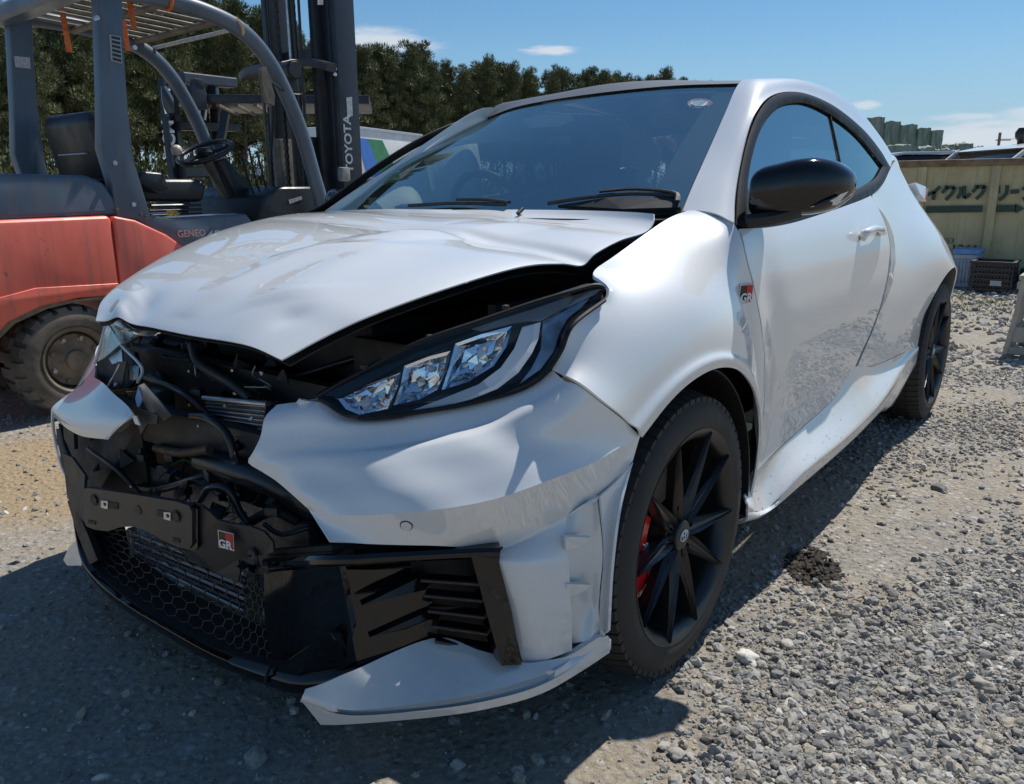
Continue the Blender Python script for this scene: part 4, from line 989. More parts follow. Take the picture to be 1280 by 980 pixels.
for k in range(12):
    a = (rnd2.uniform(120, 330), rnd2.uniform(440, 640)); xx = .47+.16*(a[1]-430)/210; q = [(a[0]+rnd2.uniform(-9, 9)*j, a[1]+rnd2.uniform(2, 14)*j) for j in range(5)]
    tube('wire', [X(p[0], p[1], xx+rnd2.uniform(.0, .05)) for p in q], .0016, WC[k % 4], CAR, 5, 16)
for k in range(14):
    px, py = rnd2.uniform(140, 350), rnd2.uniform(435, 655); xx = .50+.15*(py-430)/210; p = X(px, py, xx+.02)
    if k % 2: tube('bolt', [p, p+V(.010, .004, 0)], .0035, STEEL, CAR, 6)
    else: box('connector', p, (.022, .026, .018), [MATTE, DUSTY][k % 2], CAR, rot=rotz(rnd2.uniform(0, 2)), bev=.003)
for k in range(10): shard(rnd2.uniform(140, 350), rnd2.uniform(440, 640), .52+.012*k, rnd2.uniform(.005, .012), SILVER if k % 2 else STEEL, 'metal_fragment')
for y_ in (-.30, .26): box('beam_bracket', V(.545, y_, .53), (.06, .07, .13), STEEL, CAR, bev=.006)
# loose bent aluminium bracket, bottom of the far lamp
plate('bent_bracket', [X(173, 482, .64), X(180, 479, .64), (X(196, 497, .65)), X(214, 520, .66), X(205, 526, .655), X(195, 515, .65), X(188, 519, .645), X(178, 500, .64)], .004, SILVER, CAR)
plate('bent_bracket', [X(165, 506, .67), X(176, 512, .675), X(197, 519, .68), X(196, 530, .68), X(184, 530, .68), X(176, 543, .67), X(170, 525, .67)], .004, DUSTY, CAR)
plate('bent_bracket', [X(173, 482, .64), X(169, 498, .655), X(172, 512, .665), X(178, 500, .65)], .003, SILVER, CAR)
plate('bumper_chip', [X(164, 519, .70), X(170, 520, .70), X(175, 532, .70), X(169, 530, .70)], .003, WHITE, CAR)
# shattered far headlamp
plate('broken_lens', [X(133, 403, .56), X(150, 399, .56), X(168, 412, .57), X(160, 428, .58), X(150, 430, .58), X(138, 418, .57)], .003, LENS, CAR)
plate('broken_lens', [X(120, 452, .60), X(133, 404, .58), X(150, 429, .60), X(128, 448, .61)], .003, LENS, CAR)
tube('lens_frame', [X(118, 455, .60), X(126, 430, .59), X(134, 406, .57), X(150, 430, .59), X(172, 452, .60), X(178, 464, .60), X(172, 478, .60)], .004, LGREY, CAR, 6, 26)
plate('broken_lamp_housing', [X(120, 452, .57), X(140, 430, .55), X(168, 440, .55), X(176, 470, .56), X(160, 485, .58), X(130, 490, .58)], .01, DARK, CAR)
plate('broken_reflector', [X(136, 448, .60), X(152, 436, .59), X(153, 452, .60), X(140, 455, .605)], .004, SILVER, CAR)
plate('broken_reflector', [X(146, 452, .61), X(158, 452, .61), X(152, 482, .62), X(140, 480, .62)], .004, DUSTY, CAR)
plate('broken_reflector', [X(158, 455, .605), X(172, 458, .60), X(170, 474, .61), X(156, 480, .61)], .004, LENS, CAR)
tube('broken_trim', [X(133, 485, .62), X(143, 470, .615), X(150, 455, .61)], .003, SILVER, CAR, 6, 8)

# ---------------------------------------------------------------- near headlamp
lc_t = [BY(396, 497, .425, .45), BY(440, 472, .462, .45), BY(520, 431, .545, .45), BY(600, 403, .615, .45), BY(670, 379, .680, .45), BY(722, 364, .735, .45), BY(746, 358, .762, .45), BY(756, 362, .775, .45)]
lc_b = [BY(397, 499, .426, .45), BY(440, 521, .485, .45), BY(530, 513, .578, .45), BY(620, 495, .665, .45), BY(672, 474, .728, .45), BY(700, 440, .765, .45), BY(716, 405, .782, .45), BY(756, 374, .787, .45)]
lf_, lr_ = [lc_t[0], lc_b[0]], [lc_t[-1], Y(758, 368, .784), lc_b[-1]]
LG = coons(lc_t, lc_b, lf_, lr_, 20, 50)
LG = dispG(LG, lambda u, v, p: p+V(.55, .7, .1)*.014*math.sin(PI*u)*math.sin(PI*v)**.5)
# polynomial fit y(px,py) on the lens for placing the insides
pr = []
for p in LG.reshape(-1, 3):
    d = p-CAMP; z = d@FW; pr.append((640+FPX*(d@RT)/z, 490-FPX*(d@UP)/z, p[1]))
pr = np.array(pr); A = np.stack([np.ones(len(pr)), pr[:, 0], pr[:, 1], pr[:, 0]*pr[:, 1]/1e3, pr[:, 0]**2/1e3, pr[:, 1]**2/1e3], 1)
cf = np.linalg.lstsq(A, pr[:, 2], rcond=None)[0]
def LP(px, py, d=0.):
    y = float(cf@V(1, px, py, px*py/1e3, px*px/1e3, py*py/1e3)); p = Y(px, py, y); r = (p-CAMP)/np.linalg.norm(p-CAMP)
    return p+r*d*.6+V(-.6, -.5, 0)*d*.4
LAMP = skin('headlamp', LG, LENS, CAR, 0)
BK = LG.copy(); BK += V(-.060, -.050, -.005)
skin('headlamp_housing', BK, mat('lamp_housing_grey', (.045, .048, .052), .3, coat=.5), LAMP, .003)
rimt, rimb = ac(lc_t, 60), ac(lc_b, 60)
for q in (rimt, rimb): skin('headlamp_rim', np.stack([q+V(.001, .001, .0), q+V(-.055, -.045, -.005)]), DUSTY, LAMP, .001)
tube('headlamp_seal', rimt+V(-.002, -.002, .002), .0042, RUBBER, LAMP, 6)
tube('headlamp_seal', np.concatenate([rimb[8:]])+V(-.001, -.001, -.002), .0042, RUBBER, LAMP, 6)
def bezel(P, mt, d, th=.006, name='lamp_bezel'): return plate(name, [LP(px, py, d) for px, py in P], th, mt, LAMP)
# black bezel shelf along the top of the unit
SHEEN = mat('lens_sheen_grey', (.22, .24, .26), .12, coat=1.)  # grey that paints the sheen on the lamp lens
# three reflector bowls, each a bright rim round a faceted cup
def bowl(fr, cx, cy, big):
    n = len(fr); fo = [LP(x, y, .010) for x, y in fr]; fi = [LP(cx+(x-cx)*.86, cy+(y-cy)*.84, .013) for x, y in fr]
    mesh('reflector_frame', fo+fi, [[i, (i+1) % n, n+(i+1) % n, n+i] for i in range(n)], CHROME, LAMP)
    mid = [LP(cx+(x-cx)*.55, cy+(y-cy)*.55, .026+.006*(k % 2)) for k, (x, y) in enumerate(fr)]; c0 = LP(cx, cy, .036)
    mesh('reflector', fi+mid+[c0], [[i, (i+1) % n, n+(i+1) % n, n+i] for i in range(n)]+[[n+i, n+(i+1) % n, 2*n] for i in range(n)], CHROME, LAMP)
    for k in range(4 if big else 2):
        a = rnd.uniform(0, 2*PI); r = rnd.uniform(.1, .62); q = fr[rnd.randrange(n)]; x, y = cx+(q[0]-cx)*r, cy+(q[1]-cy)*r; s = rnd.uniform(7, 15)
        plate('reflector_facet', [LP(x, y, .020), LP(x+s, y-s*.8, .015), LP(x+s*1.3, y+s*.4, .022), LP(x+s*.2, y+s*1.0, .024)], .002, [CHROME, LGREY, CHROME, SILVER, GLOSS][k % 5], LAMP)
    if big:
        bm = bmesh.new(); c = LP(cx+9, cy-13, .018); bmesh.ops.create_uvsphere(bm, u_segments=14, v_segments=8, radius=.0065, matrix=Matrix.Translation(Vector([float(q) for q in c]))); bm_obj('lamp_bulb', bm, LGREY, LAMP, True)
bowl([(422, 499), (452, 484), (478, 474), (501, 466), (498, 483), (487, 511), (449, 519), (432, 512)], 465, 495, False)
bowl([(505, 458), (536, 446), (563, 439), (559, 466), (550, 486), (524, 500), (492, 507), (500, 484)], 530, 475, True)
bowl([(569, 430), (602, 418), (640, 408), (633, 434), (617, 458), (585, 478), (552, 488), (561, 460)], 596, 449, True)
plate('divider', [LP(x, y, .008) for x, y in ((501, 466), (505, 458), (500, 484), (489, 510), (484, 512), (497, 484))], .010, GLOSS, LAMP)
plate('divider', [LP(x, y, .008) for x, y in ((563, 439), (569, 430), (561, 460), (550, 488), (545, 490), (558, 464))], .010, GLOSS, LAMP)
# daytime running light: pale L-shaped guide sweeping down under the bowls, clear grey pane beside it
plate('daytime_light', [LP(x, y, .009) for x, y in ((653, 409), (676, 403), (673, 424), (665, 442), (648, 466), (622, 486), (590, 499), (545, 510), (505, 517), (548, 501), (598, 481), (626, 460), (643, 436))], .006, LGREY, LAMP)
plate('light_guide', [LP(x, y, .007) for x, y in ((668, 405), (676, 403), (673, 424), (665, 442), (648, 466), (622, 486), (590, 499), (560, 507), (590, 495), (618, 482), (642, 462), (658, 440), (666, 424))], .004, WPRINT, LAMP)
plate('turn_signal', [LP(x, y, .013) for x, y in ((679, 402), (706, 389), (722, 378), (742, 368), (728, 384), (710, 398), (700, 416), (692, 440), (676, 462), (650, 480), (664, 462), (676, 438))], .006, SILVER, LAMP)
plate('lens_sheen_strip', [LP(x, y, .006) for x, y in ((590, 411), (620, 401), (668, 386), (700, 375), (735, 364), (752, 361), (742, 369), (716, 381), (690, 393), (676, 401), (655, 402), (640, 404), (602, 414))], .004, SHEEN, LAMP)  # reflection along the lens top, painted as an added pale strip
plate('side_marker', [LP(x, y, .010) for x, y in ((744, 369), (753, 364), (754, 371), (740, 382), (724, 393), (714, 406), (704, 432), (697, 445), (702, 418), (712, 400), (730, 385))], .004, DUSTY, LAMP)
bezel([(402, 495), (440, 476), (520, 436), (600, 409), (660, 391), (655, 401), (600, 416), (540, 441), (505, 454), (470, 474), (425, 497)], GLOSS, .012)
for px, py in ((455, 462), (537, 425), (632, 388)): box('lamp_tab', LP(px, py-4, .0), (.012, .01, .008), DUSTY, LAMP, bev=.002)

# ---------------------------------------------------------------- door handle, badge, mirror, wipers
ch_ = FS(1089, 292)
hp = [FS(1078, 297, .012), FS(1082, 291, .030), FS(1092, 286, .034), FS(1100, 287, .030), FS(1103, 291, .012)]
vs, fs = sweep(hp, [(.011*math.cos(a), .014*math.sin(a)) for a in np.linspace(0, 2*PI, 12, endpoint=False)], 16); o = mesh('door_handle', vs, fs, WHITE, CAR, True)
P = [FS(1089+10*math.cos(a), 291+15*math.sin(a), .0015) for a in np.linspace(0, 2*PI, 18, endpoint=False)]
plate('handle_recess', P, .003, MATTE if False else WHITE, CAR)
hc = Y(928, 366.5, .872)
ep, en = onG(FENDG, 928.5, 366.5); ex_ = V(-1, 0, 0)-en*(V(-1, 0, 0)@en); ey_ = V(0, 0, 1)-en*(V(0, 0, 1)@en); emblem(ep+en*.008, ex_, ey_, .040, CAR)
# mirror
def mring(px, top, bot, y, x, dx, n=22, rot=0.):
    cz0 = _at(px, top, 1, y)[2]; cz1 = _at(px, bot, 1, y)[2]
    c = V(x, y, (cz0+cz1)/2); h = (cz0-cz1)/2
    return [c+V(dx*math.copysign(abs(math.cos(a))**.75, math.cos(a)), 0, h*math.copysign(abs(math.sin(a))**.8, math.sin(a))) for a in np.linspace(0, 2*PI, n, endpoint=False)]
def P2(p):
    d = p-CAMP; z = d@FW; return 640+FPX*(d@RT)/z, 490-FPX*(d@UP)/z
mr = []
for (y, x, dx, zt, zb) in ((.824, -.392, .020, 1.075, 1.012), (.828, -.392, .050, 1.094, 1.000), (.848, -.398, .062, 1.110, .996), (.885, -.408, .066, 1.119, .995), (.915, -.418, .068, 1.126, .998), (.950, -.435, .070, 1.129, 1.000), (.985, -.455, .062, 1.121, 1.010), (1.010, -.474, .046, 1.104, 1.030), (1.022, -.484, .024, 1.088, 1.046), (1.026, -.488, .004, 1.070, 1.062)):
    n = 24; mr.append([V(x+dx*math.copysign(abs(math.cos(a))**.62, math.cos(a)), y, (zt+zb)/2+(zt-zb)/2*math.copysign(abs(math.sin(a))**.62, math.sin(a))) for a in np.linspace(0, 2*PI, n, endpoint=False)])
for s in (-1, 1):
    A = np.array(mr); A[..., 1] *= s
    if s < 0: A[..., 1] += .10; A[..., 0] -= .12; A[..., 2] -= .06
    G = np.stack([cr(A[:, j], 30) for j in range(24)], 1); o = skin('door_mirror', G, GLOSS, CAR, 0, cv=True, flip=(s > 0))
    if s < 0: continue
    P = [V(-.478, s*1.012, 1.052), V(-.440, s*1.022, 1.052), V(-.420, s*.985, 1.030), V(-.43, s*.955, 1.018), V(-.47, s*.985, 1.022), V(-.49, s*1.018, 1.045)]
    ms = skin('mirror_turn_lamp', np.array([[P[0]+V(.01, .006*s, 0), P[1]+V(.012, .004*s, 0), P[2]+V(.03, .012*s, 0)], [P[5]+V(.01, .006*s, 0), P[4]+V(.035, .018*s, 0), P[3]+V(.052, .004*s, 0)]]), LGREY, o, 0)
    st = [V(-.355, s*.800, .985), V(-.375, s*.85, .990), V(-.40, s*.89, 1.000), V(-.415, s*.925, 1.010)]
    bar('mirror_arm', st, .085, .030, MATTE, o, bev=.010, sn=10)
    P = [FS(921, 277, .006), FS(925, 250, .006), FS(932, 218, .006), FS(936, 240, .006), FS(943, 268, .006), FS(945, 281, .006)]
    if s < 0: P = [p*V(1, -1, 1) for p in P]
    plate('mirror_sail', P, .012, MATTE, o, nrm=V(.2, s, .1))
    mg = [V(-.485, s*y, z) for y, z in ((.885, 1.02), (.885, 1.10), (.96, 1.115), (1.0, 1.09), (1.0, 1.04), (.95, 1.012))]
    plate('mirror_glass', [p+V(-.008, 0, 0) for p in mg], .004, CHROME, o, nrm=V(-1, 0, 0))
# cowl and wipers
rows = [[V(-.245, -.64, .975), V(-.20, 0, .985), V(-.215, .64, .985)], [V(-.36, -.66, .970), V(-.30, 0, .980), V(-.33, .66, .985)]]
surf('cowl_cover', rows, MATTE, CAR, 6, 20, .004)
def wp(px, py, up=.0):
    return onWS(px, py)+V(.012, 0, .010+up)
def wiper(P, arm):
    bar('wiper', [wp(*p) for p in P], .012, .010, MATTE, CAR, bev=.002, sn=16)
    bar('wiper_arm', [wp(*p, up=.010) for p in arm], .014, .008, MATTE, CAR, bev=.003, sn=12)
wiper([(688, 259), (735, 252), (790, 247), (846, 249)], [(752, 249), (795, 246), (845, 251), (849, 262)])
wiper([(515, 261), (570, 258.5), (635, 260)], [(575, 258), (610, 258.5), (640, 262)])
plate('scuttle_cover', [wp(*p) for p in ((700, 261), (760, 252), (848, 250), (852, 264), (780, 266))], .01, MATTE, CAR)
tube('washer_jet', [V(-.21, .25, 1.0), V(-.23, .25, 1.012)], .006, MATTE, CAR, 8)

# ---------------------------------------------------------------- wheels
def make_wheel(x, ys, side, out):
    W = lathe('wheel', [(.224, out-.20), (.220, out-.12), (.212, out-.05), (.217, out-.022), (.226, out-.012), (.236, out-.006), (.243, out-.003), (.2445, out-.008), (.236, out-.016)], RIMB, CAR, 72, ang=40)
    # the wheel is built round the world origin then moved
    sec = [(.236, -.004), (.247, -.0005), (.262, .001), (.280, -.001), (.297, -.008), (.308, -.020), (.3135, -.034), (.3165, -.055), (.3175, -.11), (.3165, -.165), (.3135, -.186), (.300, -.205), (.28, -.213), (.24, -.21)]
    T = lathe('tyre', [(r, out-.003+h) for r, h in sec], TYRE, W, 96, ang=60)
    # tread blocks round the shoulder and circumferential ribs
    bm = bmesh.new(); nb = 64
    for k in range(nb):
        a = 2*PI*k/nb
        for (h0, h1, r0, r1) in ((-.014, -.060, .309, .3195), (-.066, -.098, .3165, .321), (-.104, -.134, .317, .321), (-.140, -.20, .3165, .3195)):
            n = 2; da = 2*PI/nb*.40; sh = .03*(h0+.1)
            vs = []
            for (aa, ) in ((a-da,), (a+da,)):
                for h, r in ((h0, r0), (h1, .3205 if h0 > -.02 else r0+.003)):
                    rr = r+.0015; vs.append(bm.verts.new((rr*math.cos(aa+sh), out+h, rr*math.sin(aa+sh))))
            for (aa, ) in ((a-da,), (a+da,)):
                for h, r in ((h0, r0-.012), (h1, r0-.012)):
                    vs.append(bm.verts.new((r*math.cos(aa+sh), out+h, r*math.sin(aa+sh))))
            for f in ((0, 1, 3, 2), (0, 2, 6, 4), (1, 5, 7, 3), (0, 4, 5, 1), (2, 3, 7, 6)): bm.faces.new([vs[i] for i in f])
    bmesh.ops.recalc_face_normals(bm, faces=bm.faces); o = bm_obj('tread', bm, TYRE, W); o['kind'] = 'stuff'
    # ten blade spokes
    SP = None
    for k in range(10):
        a = 2*PI*k/10+R_(2)+(R_(1.5) if k % 2 else -R_(1.5)); bm = bmesh.new()
        st = [(.030, .012, out-.030), (.055, .0185, out-.027), (.085, .0205, out-.024), (.125, .0155, out-.019), (.180, .0090, out-.013), (.237, .0028, out-.008)]
        rings = []
        for r, wd, y in st:
            gd = .013*max(0, 1-r/.25)+.001
            rings.append([bm.verts.new(v) for v in ((r, y-.024, -wd*.8), (r, y-.004, -wd), (r, y+.0045, -wd*.78), (r, y-gd*.6, -wd*.42), (r, y-gd, 0), (r, y-gd*.6, wd*.42), (r, y+.0045, wd*.78), (r, y-.004, wd), (r, y-.024, wd*.8))])
        for i in range(len(rings)-1):
            for j in range(9): bm.faces.new((rings[i][j], rings[i][(j+1) % 9], rings[i+1][(j+1) % 9], rings[i+1][j]))
        bm.faces.new(rings[0]); bm.faces.new(rings[-1]); bmesh.ops.recalc_face_normals(bm, faces=bm.faces)
        bmesh.ops.transform(bm, matrix=Matrix.Rotation(-a, 4, 'Y'), verts=bm.verts)
        bm_obj('spoke', bm, RIMB, W)
    lathe('wheel_hub', [(.0, out-.020), (.030, out-.020), (.034, out-.023), (.036, out-.034), (.075, out-.042), (.078, out-.065), (.0, out-.07)], RIMB, W, 40)
    for k in range(5):
        a = 2*PI*k/5+R_(20)
        c = (.0575*math.cos(a), 0, .0575*math.sin(a)); lathe('lug_recess', [(.0165, out-.028), (.0185, out-.028), (.0185, out-.046), (.0165, out-.046)], RIMB, W, 16, loc=c)
        lathe('wheel_nut', [(.0, out-.036), (.009, out-.036), (.010, out-.045), (.010, out-.06)], SILVER, W, 6, loc=c)
    # cap emblem: three interlaced rings
    for rx, rz, cz in ((.0175, .0125, 0), (.006, .0118, .0), (.0115, .005, .005)):
        tube('cap_emblem', [(rx*math.cos(t), out-.0185, cz+rz*math.sin(t)) for t in np.linspace(0, 2*PI, 25)], .0012, WPRINT, W, 5)
    lathe('brake_disc', [(.07, out-.125), (.165, out-.125), (.167, out-.128), (.167, out-.145), (.07, out-.145)], STEEL, W, 60)
    lathe('brake_shield', [(.0, out-.15), (.215, out-.15)], DARK, W, 40)
    bm = bmesh.new(); n = 14
    a0, a1 = (R_(-34), R_(34)); vs = []
    for i in range(n):
        a = a0+(a1-a0)*i/(n-1); e = 1
        vs.append([bm.verts.new((r*math.cos(a), y, r*math.sin(a))) for r, y in ((.098, out-.115), (.104, out-.062), (.125, out-.047), (.170, out-.047), (.188, out-.058), (.190, out-.155))])
    for i in range(n-1):
        for j in range(5): bm.faces.new((vs[i][j], vs[i+1][j], vs[i+1][j+1], vs[i][j+1]))
    bm.faces.new(vs[0]); bm.faces.new(vs[-1]); bmesh.ops.recalc_face_normals(bm, faces=bm.faces)
    cal = bm_obj('brake_caliper', bm, REDC, W); text('caliper_lettering', 'GR', .034, (.140, out-.0460, -.020), (0, 0, 1) if side > 0 else (0, 0, -1), (-1, 0, 0), WPRINT, W, .0004)
    return W
W1 = make_wheel(0, 0, 1, .14)
W1.location = (0, .742, .318); W1.rotation_euler = (0, 0, 0)
wheels = [W1]
for (x, y, rz) in ((-2.56, .757, 0), (0, -.742, PI), (-2.56, -.757, PI)):
    c = copy_tree(W1, CAR); c.location = (x, y, .318); c.rotation_euler = (0, 0, rz)
    if x < -1: c.rotation_euler = (0, 0, rz)
# ================================================================ places by bearing
HF = V(FW[0], FW[1], 0)/np.hypot(FW[0], FW[1])
def Wd(px, py, dist):
    """point on the bearing of a photo pixel at a horizontal distance from the camera"""
    d = FW+RT*(px-640)/FPX+UP*(490-py)/FPX; return CAMP+d*dist/np.hypot(d[0], d[1])
def Gd(px, dist):
    p = Wd(px, 236, dist); p[2] = 0; return p
def settle(root, loc, rz=0.):
    """children were modelled in world space: put the thing's origin at its base"""
    M = Matrix.Translation(Vector([float(a) for a in loc])) @ Matrix.Rotation(rz, 4, 'Z'); root.matrix_world = M; Mi = M.inverted()
    for c in root.children: c.matrix_parent_inverse = Matrix(); c.matrix_basis = Mi @ c.matrix_basis
    return root
def prism(name, P, y0, y1, mt, parent=None, bev=0.):
    """outline in the x-z plane extruded between two y planes"""
    bm = bmesh.new(); a = [bm.verts.new((x, y0, z)) for x, z in P]; b = [bm.verts.new((x, y1, z)) for x, z in P]; n = len(P)
    bm.faces.new(a); bm.faces.new(b[::-1])
    for i in range(n): bm.faces.new((a[(i+1) % n], a[i], b[i], b[(i+1) % n]))
    bmesh.ops.recalc_face_normals(bm, faces=bm.faces)
    if bev: bmesh.ops.bevel(bm, geom=[e for e in bm.edges if e.calc_face_angle(0) > .5], offset=bev, segments=3, affect='EDGES', profile=.5, clamp_overlap=True)
    return bm_obj(name, bm, mt, parent, bool(bev), 25 if bev else None)

# ================================================================ counterbalance forklift
FRED = mat('faded_red_paint', (.85, .185, .13), .42, col2=(.68, .13, .09), chips=(.10, .07, .06), chip_th=.67, vscale=5, detail=8, bump=.05, bscale=14, stretch=(1, 1, .35))
FBLU = mat('grey_blue_paint', (.105, .145, .19), .38, col2=(.075, .10, .135), chips=(.09, .06, .045), chip_th=.67, vscale=6, detail=7, bump=.04, bscale=20, stretch=(1, 1, .3))
FDK = mat('mast_dark_paint', (.030, .036, .050), .38, col2=(.022, .024, .032), vscale=9, detail=6)
FBK = mat('forklift_black_plastic', (.018, .018, .02), .42, var=.3, vscale=14)
FTAN = mat('dusty_brown_steel', (.22, .185, .135), .6, col2=(.10, .085, .065), vscale=10)
ORNG = mat('orange_strap', (.62, .13, .025), .6, var=.3, vscale=40)
STCK = mat('white_sticker', (.62, .62, .60), .45, col2=(.35, .36, .38), vscale=60)
WORN = mat('worn_white_letters', (.55, .56, .57), .5, var=.2, vscale=40)
FTYR = mat('solid_tyre_rubber', (.07, .064, .055), .8, col2=(.19, .165, .13), vscale=7, detail=7, bump=.12, bscale=40)
FK = empty('forklift', (0, 0, 0), 'red and grey-blue forklift with an open roof guard, nearest the white car at left', 'forklift')
N_, F_ = -2.5, -3.55
cwp = [(.42, .32), (.47, .55), (.44, .84), (.34, .925), (.10, .945), (-.50, .950), (-.50, .560), (-.30, .565), (-.12, .545), (.03, .49), (.13, .40), (.18, .30)]
prism('counterweight', cwp, F_-.02, N_+.03, FRED, FK, .025)
prism('counterweight_bulge', [(.20, .50), (.10, .60), (-.10, .635), (-.49, .62), (-.49, .60), (-.10, .58), (.10, .54)], N_-.1, N_+.036, FRED, FK, .004)
prism('side_panel', [(-.506, .950), (-.62, .925), (-.78, .845), (-.86, .785), (-1.02, .60), (-1.05, .42), (-.60, .42), (-.506, .56)], F_-.01, N_+.03, FRED, FK, .018)
prism('arch_skirt', [(.12, .46), (.02, .52), (-.15, .558), (-.48, .565), (-.9, .45), (-.9, .35), (-.5, .54), (-.3, .548), (-.15, .530), (0, .48), (.10, .40), (.16, .28), (.20, .30)], N_-.08, N_+.010, FTAN, FK, .004)
prism('engine_hood', [(.40, .930), (.36, 1.03), (.22, 1.125), (.05, 1.15), (-.42, 1.143), (-.50, 1.115), (-.585, .99), (-.60, .945)], F_+.10, N_-.01, FBLU, FK, .03)
prism('frame_rail', [(-.9, .28), (-2.05, .28), (-2.05, .62), (-1.4, .66), (-.9, .60)], F_+.02, N_-.02, FBK, FK, .02)
prism('step_cowl', [(-.62, .93), (-.70, .955), (-.84, .925), (-1.30, .935), (-1.36, .86), (-1.42, .60), (-1.0, .50), (-.87, .785), (-.78, .85)], F_+.05, N_-.01, FBLU, FK, .015)
for s, y in ((1, N_), (-1, F_)):
    lo = [Y(147, 272, N_), Y(141, 232, N_), Y(127, 185, N_), Y(127, 120, N_), Y(124, 30, N_), Y(122, -20, N_), Y(153, -20, N_), Y(155, 60, N_), Y(161, 140, N_), Y(168, 200, N_), Y(190, 275, N_)]
    prism('rear_post', [(p[0], p[2]) for p in lo], y-.075 if s > 0 else y, y if s > 0 else y+.075, FBLU, FK, .010)
GR_ = mat('vent_grey', (.33, .34, .35), .5)
vq = [Y(136, 43, N_), Y(150, 46, N_), Y(152, 80, N_), Y(138, 76, N_)]
plate('post_vent', [p+V(0, .008, 0) for p in vq], .01, GR_, FK, nrm=V(0, 1, 0))
for k in range(6):
    t = (k+.6)/6.2; a = vq[0]*(1-t)+vq[3]*t; b = vq[1]*(1-t)+vq[2]*t; a = a*.86+b*.14; b = b*.88+a*.12
    bar('vent_slot', [a+V(0, .009, 0), b+V(0, .009, 0)], .003, .012, FBK, FK, bev=.0005)
plate('sticker', [p+V(0, .004, 0) for p in (Y(17, 70, F_+.08), Y(37, 72, F_+.08), Y(38, 86, F_+.08), Y(19, 84, F_+.08))], .001, STCK, FK, nrm=V(0, 1, 0))
def gpil(y, s):
    P = [V(-.50, y, 2.005), V(-.95, y, 1.998), V(-1.22, y, 1.960), V(-1.38, y, 1.900), V(-1.50, y, 1.80), V(-1.60, y, 1.655), V(-1.71, y, 1.42), V(-1.79, y, 1.15), V(-1.855, y, .90), V(-1.87, y, .6)]
    return tube('guard_side_tube', P, .043, FBLU, FK, 14, 50)
gpil(N_, 1); gpil(F_+.04, -1)
bar('guard_rear_beam', [V(-.56, N_+.02, 2.02), V(-.56, F_-.02, 1.985)], .13, .085, FBLU, FK, bev=.02)
bar('guard_cross_beam', [V(-1.30, N_-.03, 1.965), V(-1.30, F_+.05, 1.95)], .05, .03, FTAN, FK, bev=.008)
bar('guard_cross_beam', [V(-.93, N_-.03, 1.985), V(-.93, F_+.05, 1.965)], .04, .03, FTAN, FK, bev=.008)
tube('guard_front_tube', [V(-1.42, N_-.03, 1.945), V(-1.42, F_+.05, 1.93)], .012, STCK, FK, 8)
for k in range(8):
    y = N_-.10-k*.122; bar('guard_slat', [V(-.60, y, 2.0), V(-1.36, y, 1.968)], .035, .012, FTAN, FK, bev=.003)
for x, y, l in ((-.80, -2.62, .16), (-.99, -3.05, .20), (-.74, -3.2, .22)):
    bar('orange_strap', [V(x, y, 2.02), V(x-.01, y, 2.02-l)], .03, .006, ORNG, FK, up=(0, 1, 0), bev=.001)
for x in (-.93, -1.33):
    c = V(x, N_, 1.998 if x > -1 else 1.925); tube('tie_strap', torus_pts(tuple(c), .047, (1, 0, -.15 if x > -1 else -.5), 16), .010, ORNG if x > -1 else mat('tan_strap', (.5, .36, .22), .6), FK, 6)
# seat
def fkseat():
    prism('seat_backrest', [(-.66, 1.12), (-.60, 1.42), (-.64, 1.475), (-.70, 1.47), (-.74, 1.40), (-.80, 1.15)], -3.32, -2.78, FBK, FK, .035)
    prism('seat_cushion', [(-.72, 1.02), (-.74, 1.13), (-1.20, 1.13), (-1.25, 1.09), (-1.22, 1.0)], -3.28, -2.80, FBK, FK, .03)
    for k in range(3): bar('seat_bellows', [V(-.80, -2.82, .985-.025*k), V(-1.2, -2.82, .985-.025*k)], .05, .016, FBK, FK, bev=.005)
    prism('armrest', [(-.78, 1.11), (-.80, 1.17), (-.93, 1.16), (-.96, 1.08), (-.90, 1.05)], -2.80, -2.70, FBK, FK, .015)
    bar('seat_band', [V(-.625, -3.2, 1.26), V(-.625, -2.9, 1.26)], .02, .008, STCK, FK, bev=.002)
fkseat()
# steering
sc = V(-1.385, -3.0, 1.290)
tube('steering_wheel', torus_pts(tuple(sc), .165, (.45, .12, 1), 30), .014, FBK, FK, 8)
for a in (0, 2.1, 4.2): tube('steering_wheel_spoke', [sc+V(0, 0, -.01), sc+V(.15*math.cos(a), .15*math.sin(a), -.06*math.cos(a))], .012, FBK, FK, 6)
lathe('steering_boss', [(0, .03), (.05, .022), (.06, 0), (.05, -.02), (0, -.02)], FBK, FK, 20, 'z', tuple(sc))
bm = bmesh.new(); bmesh.ops.create_uvsphere(bm, u_segments=14, v_segments=10, radius=.032, matrix=Matrix.Translation(Vector([float(c) for c in Y(221, 188, -2.93)]))); bm_obj('steering_knob', bm, mat('knob_tan', (.55, .46, .36), .35), FK, True)
tube('steering_column', [sc+V(0, 0, -.02), V(-1.50, -3.0, 1.10), V(-1.62, -3.0, .88)], .048, FTAN, FK, 12, 10)
prism('dashboard', [(-1.46, .90), (-1.50, 1.03), (-1.62, 1.085), (-1.86, 1.085), (-1.96, 1.05), (-1.98, .70), (-1.6, .70)], -3.4, -2.62, FBK, FK, .025)
prism('column_cover', [(-1.40, 1.24), (-1.47, 1.26), (-1.70, 1.0), (-1.66, .9), (-1.55, .92)], -3.08, -2.90, FBK, FK, .02)
plate('sticker', [Y(361, 250, -2.61), Y(377, 245, -2.61), Y(378, 249, -2.61), Y(362, 255, -2.61)], .002, STCK, FK, nrm=V(0, 1, 0))
